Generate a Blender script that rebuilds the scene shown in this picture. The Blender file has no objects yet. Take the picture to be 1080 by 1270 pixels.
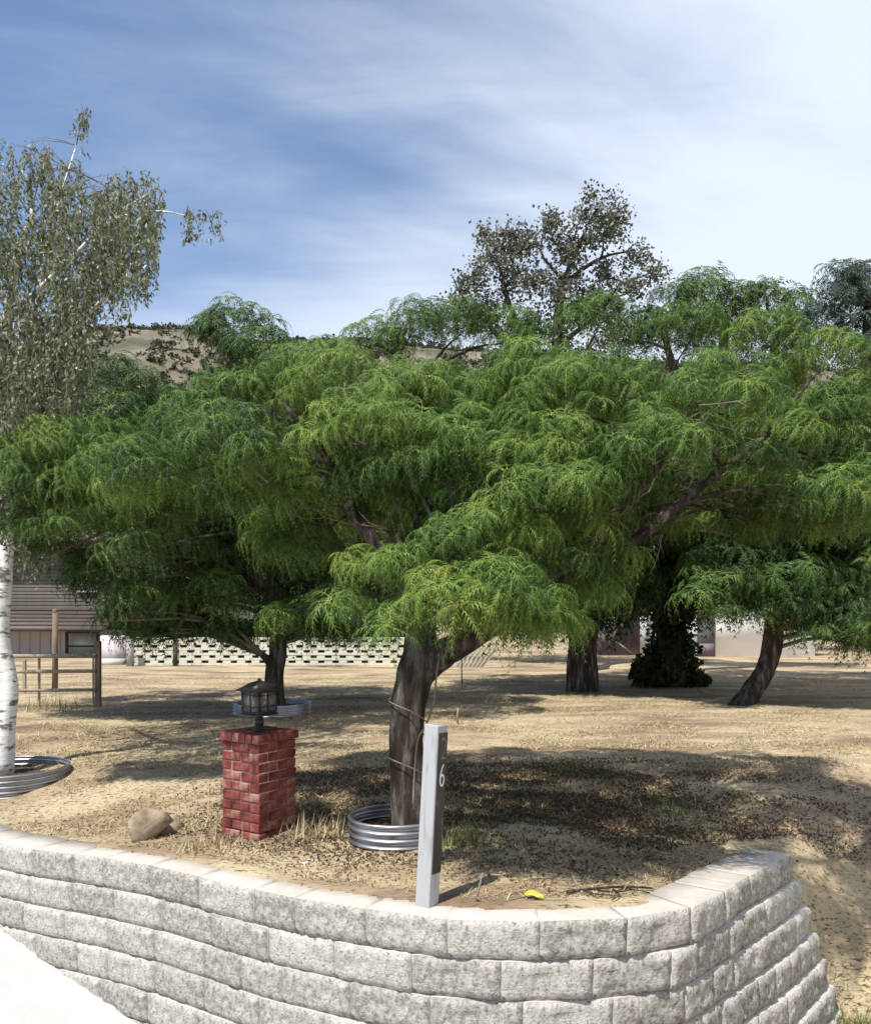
import bpy, bmesh, math, random
import numpy as np
from mathutils import Vector, Matrix, Quaternion

R = math.radians
sc = bpy.context.scene
col = sc.collection
rng = np.random.RandomState(7)
random.seed(7)

# ------------------------------------------------------------------ camera, sky, sun, exposure
EYE, FPX, HOR = 1.5, 1050.0, 760.0
cd = bpy.data.cameras.new('camera')
cam = bpy.data.objects.new('camera', cd); col.objects.link(cam); sc.camera = cam
cam.location = (0, 0, EYE); cam.rotation_euler = (R(90), 0, 0)
cd.sensor_fit = 'VERTICAL'; cd.sensor_height = 24; cd.lens = 24 * FPX / 1270
cd.shift_y = (HOR - 635) / 1270
cd.clip_start = 0.05; cd.clip_end = 5000

SUN_EL = R(61)
SH = Vector((0.61, 0.79, 0))            # shadows fall this way
w = bpy.data.worlds.new('World'); sc.world = w; w.use_nodes = True
nt = w.node_tree; nt.nodes.clear()
def N(nt, typ, **kw):
    n = nt.nodes.new(typ)
    for k, v in kw.items():
        if k[0] == 'i' and k[1:].isdigit(): n.inputs[int(k[1:])].default_value = v
        else: setattr(n, k, v)
    return n
out = N(nt, 'ShaderNodeOutputWorld'); bg = N(nt, 'ShaderNodeBackground'); bg.inputs[1].default_value = 0.125
sky = N(nt, 'ShaderNodeTexSky'); sky.sky_type = 'NISHITA'; sky.sun_disc = False
sky.sun_elevation = SUN_EL; sky.sun_rotation = math.atan2(-SH.x, -SH.y) % (2 * math.pi)
sky.altitude = 600; sky.air_density = 1.0; sky.dust_density = 0.1; sky.ozone_density = 2.6
tc = N(nt, 'ShaderNodeTexCoord')
sep = N(nt, 'ShaderNodeSeparateXYZ'); nt.links.new(tc.outputs['Generated'], sep.inputs[0])
def wm(op, a, b, clamp=False):
    m = N(nt, 'ShaderNodeMath', operation=op, use_clamp=clamp)
    for i, v in enumerate((a, b)):
        if isinstance(v, (int, float)): m.inputs[i].default_value = v
        else: nt.links.new(v, m.inputs[i])
    return m.outputs[0]
# project the view direction on a high cloud deck
zc = wm('MAXIMUM', wm('ADD', sep.outputs[2], 0.12), 0.05)
cx_ = wm('DIVIDE', sep.outputs[0], zc); cy_ = wm('DIVIDE', sep.outputs[1], zc)
cmb = N(nt, 'ShaderNodeCombineXYZ'); nt.links.new(cx_, cmb.inputs[0]); nt.links.new(cy_, cmb.inputs[1])
mp = N(nt, 'ShaderNodeMapping'); mp.inputs['Rotation'].default_value = (0, 0, R(14)); mp.inputs['Scale'].default_value = (0.55, 0.95, 1)
mp.inputs['Location'].default_value = (0.75, 0.35, 0)
nt.links.new(cmb.outputs[0], mp.inputs[0])
n1 = N(nt, 'ShaderNodeTexNoise'); n1.inputs['Scale'].default_value = 0.9; n1.inputs['Detail'].default_value = 9; n1.inputs['Roughness'].default_value = 0.5; n1.inputs['Distortion'].default_value = 0.5
n2 = N(nt, 'ShaderNodeTexNoise'); n2.inputs['Scale'].default_value = 0.55; n2.inputs['Detail'].default_value = 3
nt.links.new(mp.outputs[0], n1.inputs[0]); nt.links.new(mp.outputs[0], n2.inputs[0])
bias = wm('MULTIPLY', sep.outputs[0], 0.8)
hz = wm('MULTIPLY', wm('MAXIMUM', wm('SUBTRACT', 0.42, sep.outputs[2]), 0), 1.8)
mp2 = N(nt, 'ShaderNodeMapping'); mp2.inputs['Rotation'].default_value = (0, 0, R(-12)); mp2.inputs['Scale'].default_value = (0.8, 2.4, 1)
nt.links.new(cmb.outputs[0], mp2.inputs[0])
n3 = N(nt, 'ShaderNodeTexNoise'); n3.inputs['Scale'].default_value = 2.2; n3.inputs['Detail'].default_value = 10; n3.inputs['Roughness'].default_value = .62; n3.inputs['Distortion'].default_value = .8
nt.links.new(mp2.outputs[0], n3.inputs[0])
s = wm('ADD', wm('ADD', wm('ADD', wm('MULTIPLY', n1.outputs[0], 1.7), wm('MULTIPLY', n2.outputs[0], 0.75)), bias), wm('ADD', hz, wm('MULTIPLY', wm('SUBTRACT', n3.outputs[0], .5), .17)))
cr = N(nt, 'ShaderNodeMapRange'); cr.interpolation_type = 'SMOOTHSTEP'
cr.inputs['From Min'].default_value = 1.02; cr.inputs['From Max'].default_value = 1.46; cr.inputs['To Max'].default_value = 0.9; cr.inputs['To Min'].default_value = 0.02
nt.links.new(s, cr.inputs[0])
mx = N(nt, 'ShaderNodeMixRGB'); nt.links.new(cr.outputs[0], mx.inputs[0]); nt.links.new(sky.outputs[0], mx.inputs[1])
mx.inputs[2].default_value = (5.2, 5.7, 6.45, 1)
nt.links.new(mx.outputs[0], bg.inputs[0]); nt.links.new(bg.outputs[0], out.inputs[0])

sl = bpy.data.lights.new('sun', 'SUN'); sl.energy = 5.0; sl.angle = R(0.53); sl.color = (1, 0.955, 0.88)
so = bpy.data.objects.new('sun', sl); col.objects.link(so)
c_, s_ = math.cos(SUN_EL), math.sin(SUN_EL)
so.rotation_euler = Vector((SH.x * c_, SH.y * c_, -s_)).to_track_quat('-Z', 'Y').to_euler(); so.location = (-5, -5, 20)
sc.view_settings.view_transform = 'Standard'; sc.view_settings.look = 'None'
sc.view_settings.exposure = 0.5; sc.view_settings.gamma = 1
sc.view_settings.use_curve_mapping = False
sc.cycles.max_bounces = 6; sc.cycles.diffuse_bounces = 3; sc.cycles.transparent_max_bounces = 8

# ------------------------------------------------------------------ helpers
def P(px, py, D):
    return np.array([(px - 540) / FPX * D, D, EYE - (py - HOR) / FPX * D])

class MB:
    def __init__(s): s.v = []; s.f = []; s.t = []; s.n = 0
    def add(s, v, f, tint=0.5):
        v = np.asarray(v, float).reshape(-1, 3)
        for a in (f if isinstance(f, list) else [f]):
            a = np.asarray(a, int)
            if len(a): s.f.append(a + s.n)
        s.v.append(v); s.n += len(v)
        s.t.append(np.broadcast_to(np.asarray(tint, float), (len(v),)))
    def mesh(s, name, smooth=False):
        me = bpy.data.meshes.new(name)
        V = np.concatenate(s.v); me.vertices.add(len(V)); me.vertices.foreach_set('co', V.astype(np.float32).ravel())
        L = np.concatenate([a.ravel() for a in s.f]); sz = np.concatenate([np.full(len(a), a.shape[1]) for a in s.f])
        me.loops.add(len(L)); me.loops.foreach_set('vertex_index', L.astype(np.int32))
        me.polygons.add(len(sz)); st = np.concatenate([[0], np.cumsum(sz)[:-1]])
        me.polygons.foreach_set('loop_start', st.astype(np.int32))
        me.update(calc_edges=True)
        if smooth: me.polygons.foreach_set('use_smooth', np.ones(len(sz), bool))
        at = me.attributes.new('tint', 'FLOAT', 'POINT'); at.data.foreach_set('value', np.concatenate(s.t).astype(np.float32))
        return me
    def build(s, name, mat, parent=None, smooth=False, loc=None, **tags):
        me = s.mesh(name, smooth)
        if mat is not None: me.materials.append(mat)
        return link(name, me, parent, loc, **tags)
def link(name, data, parent=None, loc=None, rot=None, **tags):
    o = bpy.data.objects.new(name, data); col.objects.link(o)
    if parent is not None: o.parent = parent
    if loc is not None: o.location = loc
    if rot is not None: o.rotation_euler = rot
    for k, v in tags.items(): o[k] = v
    return o
def thing(name, label, cat, loc=(0, 0, 0), rot=(0, 0, 0), group=None):
    o = link(name, None, None, loc, rot, label=label, category=cat)
    if group: o['group'] = group
    return o
BOXF = np.array([[0, 3, 2, 1], [4, 5, 6, 7], [0, 1, 5, 4], [1, 2, 6, 5], [2, 3, 7, 6], [3, 0, 4, 7]])
def box(mb, c, s, rz=0, tint=0.5):
    x, y, z = np.array(s) / 2.0
    v = np.array([[-x, -y, -z], [x, -y, -z], [x, y, -z], [-x, y, -z], [-x, -y, z], [x, -y, z], [x, y, z], [-x, y, z]])
    if rz:
        a, b = math.cos(rz), math.sin(rz)
        v = v @ np.array([[a, b, 0], [-b, a, 0], [0, 0, 1]])
    mb.add(v + np.array(c), BOXF, tint)
def bevel_box(name, s, b=0.004, seg=1, jitter=0, seed=0):
    bm = bmesh.new(); bmesh.ops.create_cube(bm, size=1)
    for v in bm.verts: v.co = Vector((v.co.x * s[0], v.co.y * s[1], v.co.z * s[2]))
    bmesh.ops.bevel(bm, geom=bm.edges[:], offset=b, segments=seg, affect='EDGES')
    rr = random.Random(seed)
    if jitter:
        for v in bm.verts: v.co += Vector([rr.uniform(-jitter, jitter) for _ in range(3)])
    me = bpy.data.meshes.new(name); bm.to_mesh(me); bm.free(); return me
def spline(pts, rad, sub):
    p = [np.array(q, float) for q in pts]; p = [2 * p[0] - p[1]] + p + [2 * p[-1] - p[-2]]
    r = [rad[0]] + list(rad) + [rad[-1]]; o = []; q = []
    for i in range(1, len(p) - 2):
        for k in range(sub):
            t = k / sub
            a, b, c, d = p[i - 1], p[i], p[i + 1], p[i + 2]
            o.append(.5 * (2 * b + (c - a) * t + (2 * a - 5 * b + 4 * c - d) * t * t + (3 * b - a - 3 * c + d) * t ** 3))
            q.append(r[i] * (1 - t) + r[i + 1] * t)
    o.append(p[-2]); q.append(r[-2]); return o, q
def tube(mb, pts, rad, n=6, tint=0.5, rough=0, cap=True, seed=0):
    P_ = [np.array(q, float) for q in pts]; m = len(P_)
    T = [P_[min(i + 1, m - 1)] - P_[max(i - 1, 0)] for i in range(m)]
    T = [t / (np.linalg.norm(t) + 1e-9) for t in T]
    u = np.cross(T[0], [0.3, 1, 0.1] if abs(T[0][1]) < .9 else [1, 0, 0]); u /= np.linalg.norm(u)
    ang = np.arange(n) * 2 * math.pi / n; ca, sa = np.cos(ang)[:, None], np.sin(ang)[:, None]
    V = []; rs = np.random.RandomState(seed)
    lob = 1 + rough * rs.uniform(-1, 1, n)[:, None]
    for i in range(m):
        u = u - T[i] * np.dot(u, T[i]); u /= (np.linalg.norm(u) + 1e-9); v = np.cross(T[i], u)
        rr = rad[i] * lob * (1 + rough * .5 * rs.uniform(-1, 1, n)[:, None]) if rough else rad[i]
        V.append(P_[i] + (u * ca + v * sa) * rr)
    V = np.concatenate(V)
    k = np.arange(n); k2 = (k + 1) % n; F = []
    for i in range(m - 1): F.append(np.stack([i * n + k, i * n + k2, (i + 1) * n + k2, (i + 1) * n + k], 1))
    fl = [np.concatenate(F)]
    if cap:
        V = np.concatenate([V, [P_[-1]], [P_[0]]]); e = (m - 1) * n
        fl.append(np.stack([e + k, e + k2, np.full(n, m * n)], 1)); fl.append(np.stack([k2, k, np.full(n, m * n + 1)], 1))
    mb.add(V, fl, tint)
def lathe(mb, prof, n=48, c=(0, 0, 0), tint=.5):
    prof = np.array(prof, float); m = len(prof); a = np.arange(n) * 2 * math.pi / n
    V = np.stack([prof[:, 0:1] * np.cos(a), prof[:, 0:1] * np.sin(a), np.repeat(prof[:, 1:2], n, 1)], -1).reshape(-1, 3) + np.array(c)
    k = np.arange(n); k2 = (k + 1) % n
    mb.add(V, np.concatenate([np.stack([i * n + k, i * n + k2, (i + 1) * n + k2, (i + 1) * n + k], 1) for i in range(m - 1)]), tint)
_lat = np.random.RandomState(3).rand(256, 256)
def vn(x, y):
    xi = np.floor(x).astype(int); yi = np.floor(y).astype(int); fx = x - xi; fy = y - yi
    fx = fx * fx * (3 - 2 * fx); fy = fy * fy * (3 - 2 * fy)
    g = lambda a, b: _lat[a & 255, b & 255]
    return (g(xi, yi) * (1 - fx) + g(xi + 1, yi) * fx) * (1 - fy) + (g(xi, yi + 1) * (1 - fx) + g(xi + 1, yi + 1) * fx) * fy
def fbm(x, y, o=4):
    s = 0; a = .5
    for i in range(o): s = s + a * vn(x * 2 ** i + 17 * i, y * 2 ** i + 31 * i); a *= .5
    return s
def sstep(t): t = np.clip(t, 0, 1); return t * t * (3 - 2 * t)

# ------------------------------------------------------------------ materials
def mat(name, cols, scale=5, detail=6, rough=.85, bump=0, bscale=None, metal=0, stretch=(1, 1, 1), coord='Object', pos=None,
        spec=.3, trans=0, attr=False, rnd=0, bdist=.01, dist=0, speck=None):
    m = bpy.data.materials.new(name); m.use_nodes = True; t = m.node_tree; t.nodes.clear()
    o = N(t, 'ShaderNodeOutputMaterial'); b = N(t, 'ShaderNodeBsdfPrincipled')
    b.inputs['Roughness'].default_value = rough; b.inputs['Metallic'].default_value = metal; b.inputs['Specular IOR Level'].default_value = spec
    tcn = N(t, 'ShaderNodeTexCoord'); mpn = N(t, 'ShaderNodeMapping'); mpn.inputs['Scale'].default_value = stretch
    t.links.new(tcn.outputs[coord], mpn.inputs[0])
    ramp = N(t, 'ShaderNodeValToRGB'); el = ramp.color_ramp.elements
    ps = pos or [i / max(1, len(cols) - 1) for i in range(len(cols))]
    while len(el) < len(cols): el.new(.5)
    for e, c, p in zip(el, cols, ps): e.position = p; e.color = (*c, 1)
    ns = N(t, 'ShaderNodeTexNoise'); ns.inputs['Scale'].default_value = scale; ns.inputs['Detail'].default_value = detail; ns.inputs['Roughness'].default_value = .6
    ns.inputs['Distortion'].default_value = dist
    t.links.new(mpn.outputs[0], ns.inputs[0])
    if attr:
        at = N(t, 'ShaderNodeAttribute'); at.attribute_name = 'tint'; fac = at.outputs['Fac']
    else:
        mr = N(t, 'ShaderNodeMapRange'); mr.inputs['From Min'].default_value = .28; mr.inputs['From Max'].default_value = .72
        t.links.new(ns.outputs[0], mr.inputs[0]); fac = mr.outputs[0]
        if rnd:
            oi = N(t, 'ShaderNodeObjectInfo'); ma = N(t, 'ShaderNodeMath', operation='MULTIPLY_ADD'); ma.inputs[1].default_value = rnd; ma.inputs[2].default_value = -rnd / 2
            t.links.new(oi.outputs['Random'], ma.inputs[0]); ad = N(t, 'ShaderNodeMath', operation='ADD', use_clamp=True)
            t.links.new(ma.outputs[0], ad.inputs[0]); t.links.new(fac, ad.inputs[1]); fac = ad.outputs[0]
    t.links.new(fac, ramp.inputs[0]); cout = ramp.outputs[0]
    if speck:
        n3 = N(t, 'ShaderNodeTexNoise'); n3.inputs['Scale'].default_value = speck[0]; n3.inputs['Detail'].default_value = 3
        t.links.new(mpn.outputs[0], n3.inputs[0])
        m3 = N(t, 'ShaderNodeMapRange'); m3.inputs['From Min'].default_value = speck[2]; m3.inputs['From Max'].default_value = speck[2] + speck[3]
        t.links.new(n3.outputs[0], m3.inputs[0]); mc = N(t, 'ShaderNodeMixRGB'); mc.inputs[2].default_value = (*speck[1], 1)
        t.links.new(m3.outputs[0], mc.inputs[0]); t.links.new(cout, mc.inputs[1]); cout = mc.outputs[0]
    t.links.new(cout, b.inputs['Base Color'])
    if bump:
        nb = N(t, 'ShaderNodeTexNoise'); nb.inputs['Scale'].default_value = bscale or scale * 3; nb.inputs['Detail'].default_value = 6; nb.inputs['Roughness'].default_value = .65
        t.links.new(mpn.outputs[0], nb.inputs[0]); bp = N(t, 'ShaderNodeBump'); bp.inputs['Strength'].default_value = bump; bp.inputs['Distance'].default_value = bdist
        t.links.new(nb.outputs[0], bp.inputs['Height']); t.links.new(bp.outputs[0], b.inputs['Normal'])
    if trans:
        tr = N(t, 'ShaderNodeBsdfTranslucent'); t.links.new(cout, tr.inputs[0]); ms = N(t, 'ShaderNodeMixShader'); ms.inputs[0].default_value = trans
        t.links.new(b.outputs[0], ms.inputs[1]); t.links.new(tr.outputs[0], ms.inputs[2]); t.links.new(ms.outputs[0], o.inputs[0])
    else: t.links.new(b.outputs[0], o.inputs[0])
    return m
M = {}
M['ground'] = mat('dry_ground', [(.12, .083, .056), (.27, .20, .135), (.43, .35, .225), (.50, .42, .265)], scale=1.1, detail=12, stretch=(.45, 1.2, 1), bump=.9, bscale=26, bdist=.03, dist=.4,
                  speck=(42, (.13, .09, .055), .56, .1), spec=.1)
M['concrete'] = mat('driveway_concrete', [(.42, .42, .41), (.52, .52, .51)], scale=2.5, detail=10, bump=.4, bscale=120, bdist=.003, rough=.9, spec=.2, speck=(160, (.33, .32, .30), .6, .08))
M['block'] = mat('split_face_block', [(.20, .187, .165), (.42, .40, .36), (.55, .525, .475)], scale=34, detail=8, bump=1, bscale=55, bdist=.016, rnd=.42, speck=(60, (.20, .18, .155), .56, .14), spec=.1)
M['block_top'] = mat('block_top', [(.38, .345, .305), (.51, .475, .425)], scale=7, detail=9, bump=.35, bscale=120, bdist=.004, rnd=.4, spec=.1)
M['bark'] = mat('grey_bark', [(.020, .015, .011), (.055, .044, .035), (.22, .20, .175)], scale=5, detail=9, stretch=(3, 3, .6), bump=1, bscale=14, bdist=.03, spec=.1, pos=[0, .5, 1])
M['twig'] = mat('bare_twig', [(.11, .09, .07), (.27, .24, .195)], scale=3, spec=.15)
M['birch'] = mat('white_birch_bark', [(.05, .045, .04), (.20, .18, .16), (.62, .60, .56), (.74, .73, .69)], pos=[.0, .3, .42, .8], scale=7, detail=7, stretch=(1, 1, 2.6), bump=.6, bscale=12, bdist=.01, spec=.2)
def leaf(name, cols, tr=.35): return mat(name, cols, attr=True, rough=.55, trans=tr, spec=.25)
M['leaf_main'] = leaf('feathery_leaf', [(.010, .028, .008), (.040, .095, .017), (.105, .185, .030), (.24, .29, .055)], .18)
M['leaf_far'] = leaf('feathery_leaf_dark', [(.010, .028, .010), (.038, .085, .019), (.095, .165, .033), (.20, .24, .06)], .18)
M['leaf_dark'] = leaf('dense_dark_leaf', [(.018, .034, .013), (.035, .058, .02), (.06, .085, .03)])
M['leaf_birch'] = leaf('grey_olive_leaf', [(.045, .062, .022), (.12, .145, .06), (.26, .265, .165), (.52, .51, .43)], .25)
M['leaf_euc'] = leaf('grey_round_leaf', [(.065, .072, .045), (.14, .145, .10), (.28, .28, .23)], .25)
M['leaf_blue'] = leaf('blue_green_leaf', [(.025, .050, .032), (.055, .09, .06), (.09, .12, .08)])
M['leaf_hill'] = leaf('scrub_leaf', [(.035, .040, .022), (.07, .072, .038), (.11, .105, .06)], .1)
M['straw'] = leaf('dry_straw', [(.14, .10, .06), (.31, .245, .135), (.50, .42, .24), (.58, .51, .31)], .1)
M['litter'] = leaf('leaf_litter_and_shade', [(.05, .034, .022), (.14, .09, .05), (.27, .19, .11)], .1)
M['green_weed'] = leaf('weed_leaf', [(.05, .08, .02), (.11, .15, .04), (.26, .25, .10)], .3)
M['stone'] = mat('tan_stone', [(.14, .10, .07), (.30, .235, .165), (.42, .35, .26)], scale=9, bump=.8, bscale=30, spec=.15)
M['brick'] = mat('red_brick', [(.055, .018, .016), (.165, .040, .034), (.23, .066, .052), (.31, .19, .155)], pos=[0, .38, .72, 1], scale=11, detail=7, bump=.8, bscale=40, bdist=.006, rnd=.5, spec=.15)
M['mortar'] = mat('mortar', [(.17, .105, .09), (.32, .22, .185)], scale=20, bump=.6, bscale=60, spec=.1)
M['bronze'] = mat('dark_bronze_metal', [(.018, .013, .012), (.045, .032, .028)], scale=30, rough=.5, spec=.5, metal=.3)
M['glass'] = None
g = bpy.data.materials.new('lantern_glass'); g.use_nodes = True; gb = g.node_tree.nodes['Principled BSDF']
gb.inputs['Base Color'].default_value = (.92, .90, .86, 1); gb.inputs['Transmission Weight'].default_value = .92; gb.inputs['Roughness'].default_value = .12; gb.inputs['IOR'].default_value = 1.1
M['glass'] = g
M['galv'] = mat('galvanised_steel', [(.30, .30, .31), (.60, .61, .63)], scale=4, rough=.42, metal=1, bump=.15, bscale=16, spec=.5, rnd=.1)
M['soil'] = mat('dark_soil', [(.035, .024, .017), (.10, .07, .045)], scale=20, bump=1, bscale=40)
M['white_paint'] = mat('white_painted_wood', [(.22, .215, .205), (.37, .37, .375)], scale=6, stretch=(4, 4, .7), detail=8, rough=.6, bump=.2, bscale=22, bdist=.003, pos=[0, .45])
M['black_plate'] = mat('worn_black_plate', [(.010, .010, .011), (.022, .022, .024), (.12, .12, .12)], pos=[0, .75, 1], scale=14, stretch=(1, 1, .5), rough=.35, spec=.5)
M['digit'] = mat('white_digit', [(.70, .70, .70), (.8, .8, .8)], scale=40, rough=.5)
M['digit_worn'] = mat('faded_digit', [(.11, .115, .125), (.20, .205, .215)], scale=60, rough=.6)
M['breeze'] = mat('cream_block', [(.50, .48, .39), (.64, .62, .53)], scale=4, rnd=.5, bump=.3, bscale=30, spec=.1)
M['siding'] = mat('brown_siding', [(.085, .075, .066), (.135, .12, .108)], scale=2, rnd=.4, rough=.7)
M['roofmetal'] = mat('brown_ribbed_metal', [(.075, .057, .052), (.12, .094, .086)], scale=2, rnd=.3, rough=.6)
M['palewall'] = mat('pale_pink_wall', [(.50, .43, .43), (.64, .57, .57)], scale=1.5, rnd=.4, stretch=(3, 3, .3))
M['frame'] = mat('dark_frame', [(.06, .045, .04), (.11, .085, .075)], scale=5)
M['post'] = mat('weathered_brown_post', [(.12, .085, .06), (.24, .18, .13)], scale=6, stretch=(4, 4, .5), bump=.5, bscale=30)
M['rail'] = mat('pale_rusty_rail', [(.20, .15, .11), (.42, .36, .28)], scale=3, bump=.2, bscale=20)
M['pane'] = mat('curtained_window_pane', [(.34, .38, .38), (.55, .58, .56)], scale=6, stretch=(5, 1, .3), rough=.2, spec=.6)
M['white_wall'] = mat('white_render', [(.84, .83, .82), (.90, .90, .89)], scale=1)
M['mauve'] = mat('mauve_render', [(.15, .115, .135), (.19, .15, .17)], scale=.8, bump=.2, bscale=20)
M['grey_door'] = mat('grey_door', [(.10, .10, .105), (.14, .14, .145)], scale=2)
M['hill'] = mat('scrub_hill', [(.045, .045, .028), (.085, .08, .05), (.16, .14, .10), (.24, .205, .155)], pos=[0, .35, .6, 1], scale=.05, detail=9, bump=.5, bscale=.3, bdist=2)
M['scrub'] = mat('scrub_leaf', [(.035, .042, .022), (.08, .082, .042)], scale=.6)
M['hose'] = mat('drip_hose', [(.14, .10, .075), (.24, .18, .14)], scale=20, rough=.5)
M['yellow'] = mat('yellow_leaf', [(.55, .40, .05), (.65, .52, .12)], scale=30, rough=.6)

# ------------------------------------------------------------------ ground
WP = np.array([(-30, 20, 0), (-12, 12, -.2), (-6, 8.3, -.2), (-4.4, 7.1, -.19), (-3.19, 6.2, -.183), (-2.25, 5.6, -.11), (-1.7, 5.25, -.075), (-.97, 4.75, -.06), (-.56, 4.5, -.04),
               (.056, 4.2, -.02), (.52, 4.15, -.01), (.99, 4.25, -.03), (1.27, 4.4, -.05), (1.58, 4.75, -.08), (1.97, 5.3, -.14), (2.56, 6.1, -.24)], float)
ws, _ = spline([p for p in WP], [0] * len(WP), 8); WS = np.array(ws)
seg = np.linalg.norm(np.diff(WS[:, :2], axis=0), axis=1); SC = np.concatenate([[0], np.cumsum(seg)]); SEND = SC[-1]
VP = np.concatenate([WS, np.array([(2.95, 6.35, -.3), (4.0, 6.6, -.3), (6.5, 7.2, -.3), (12, 8, -.3), (40, 10, 0)])])
VS = np.concatenate([[0], np.cumsum(np.linalg.norm(np.diff(VP[:, :2], axis=0), axis=1))])
def nearest(X, Y):
    bd = np.full(X.shape, 1e9); bs = np.zeros(X.shape); bz = np.zeros(X.shape); sg = np.ones(X.shape)
    for i in range(len(VP) - 1):
        a, b = VP[i], VP[i + 1]; dx, dy = b[0] - a[0], b[1] - a[1]; L2 = dx * dx + dy * dy
        t = np.clip(((X - a[0]) * dx + (Y - a[1]) * dy) / L2, 0, 1)
        ex, ey = X - (a[0] + t * dx), Y - (a[1] + t * dy); d = np.hypot(ex, ey); m = d < bd - 1e-9
        bd = np.where(m, d, bd); bs = np.where(m, VS[i] + t * (VS[i + 1] - VS[i]), bs); bz = np.where(m, a[2] + t * (b[2] - a[2]), bz)
        sg = np.where(m, np.sign(dx * ey - dy * ex), sg)
    return bd * sg, bs, bz
def low(X, Y): return np.clip(-.85 - .22 * (X + 3.19), -1.45, -.35) + .02 * np.clip(X - 2, 0, 30)
def gz(X, Y, rough=True):
    X = np.asarray(X, float); Y = np.asarray(Y, float)
    d, s_, zt = nearest(X, Y)
    ter = (zt - .035 + .043 * sstep((1.5 - X) / .5) * (X > -2.4)) * (1 - sstep((d - .25) / 1.8))
    wd = .035 + .9 * sstep((s_ - SEND) / 1.2)
    h = low(X, Y) * (1 - sstep((d - .125 + wd) / (2 * wd))) + ter * sstep((d - .125 + wd) / (2 * wd))
    if rough:
        far = np.clip((Y - 6) / 30, 0, 1)
        h = h + (fbm(X * 1.3, Y * 1.3, 5) - .48) * .06 * np.clip((d - .3) / .8, 0.12, 1) + (vn(X * 9, Y * 9) - .5) * .016
    return h
def axis(lo, hi, c0, c1, st, g=1.12):
    a = list(np.arange(c0, c1, st)); x = c0; s0 = st
    while x > lo: s0 *= g; x -= s0; a.insert(0, x)
    x = a[-1]; s0 = st
    while x < hi: s0 *= g; x += s0; a.append(x)
    return np.array(a)
ax = axis(-1500, 1500, -4.5, 4.6, .045); ay = axis(-300, 2500, 3.9, 8.6, .038, 1.07)
GX, GY = np.meshgrid(ax, ay); GZ = gz(GX, GY); nx, ny = len(ax), len(ay)
mb = MB(); i = np.arange(nx - 1)[None, :] + np.arange(ny - 1)[:, None] * nx; i = i.ravel()
mb.add(np.stack([GX, GY, GZ], -1).reshape(-1, 3), np.stack([i, i + 1, i + nx + 1, i + nx], 1))
mb.build('ground', M['ground'], smooth=True, kind='structure')
# driveway: a sheet following the low ground in front of the wall
dxs = np.arange(-14, 1.0, .15); dys = np.arange(-6, 9.5, .15)
DX, DY = np.meshgrid(dxs, dys); dd, _, _ = nearest(DX, DY); k = (dd[:-1, :-1] < .08)
DZ = low(DX, DY) + .012 + .06
i = (np.arange(len(dxs) - 1)[None, :] + np.arange(len(dys) - 1)[:, None] * len(dxs))[k]
mb = MB(); mb.add(np.stack([DX, DY, DZ], -1).reshape(-1, 3), np.stack([i, i + 1, i + len(dxs) + 1, i + len(dxs)], 1))
mb.build('driveway', M['concrete'], smooth=True, kind='structure')

# hills
def ridge(px):
    return np.interp(px, [-900, -300, 60, 120, 150, 250, 330, 420, 520, 700, 1100, 1900], [520, 455, 432, 414, 409, 407, 425, 424, 430, 445, 470, 560])
hx = np.linspace(-420, 620, 300); hv = np.linspace(0, 1, 70)
HX, HV = np.meshgrid(hx, hv); D0 = 300.0
top = (HOR - ridge(HX / D0 * FPX + 540)) / FPX * D0
HY = 120 + 200 * HV; prof = sstep(np.clip(HV / .9, 0, 1)) * (1 - .3 * sstep((HV - .9) / .1))
HZ = -1 + (top + 1) * prof * (HY / 300) ** .15 + (fbm(HX * .03, HY * .03, 6) - .5) * 22 * HV * (1 - HV) * 2 + (fbm(HX * .12 + 9, HY * .12, 4) - .5) * 3 * HV
mb = MB(); i = (np.arange(299)[None, :] + np.arange(69)[:, None] * 300).ravel()
mb.add(np.stack([HX, HY, HZ], -1).reshape(-1, 3), np.stack([i, i + 1, i + 301, i + 300], 1))
mb.build('hill', M['hill'], smooth=True, kind='structure')
def ico(sub=1):
    bm = bmesh.new(); bmesh.ops.create_icosphere(bm, subdivisions=sub, radius=1)
    v = np.array([x.co[:] for x in bm.verts]); f = np.array([[q.index for q in p.verts] for p in bm.faces]); bm.free(); return v, f
IV, IF = ico(1); IV2, IF2 = ico(2)
def leaves(mb, pos, size, rs, tint, droop=0, asp=.5):
    K = len(pos); d = rs.normal(size=(K, 3)); d[:, 2] -= droop; d /= np.linalg.norm(d, axis=1, keepdims=True)
    e = np.cross(d, rs.normal(size=(K, 3))); e /= np.linalg.norm(e, axis=1, keepdims=True); s_ = (size * rs.uniform(.6, 1.3, K))[:, None]
    a = pos; b = pos + d * s_ * .5 + e * s_ * asp * .5; c = pos + d * s_; f_ = pos + d * s_ * .5 - e * s_ * asp * .5
    V = np.stack([a, b, c, f_], 1).reshape(-1, 3); i = np.arange(K) * 4
    mb.add(V, np.stack([i, i + 1, i + 2, i + 3], 1), np.repeat(np.clip(tint, 0, 1), 4))
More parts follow.
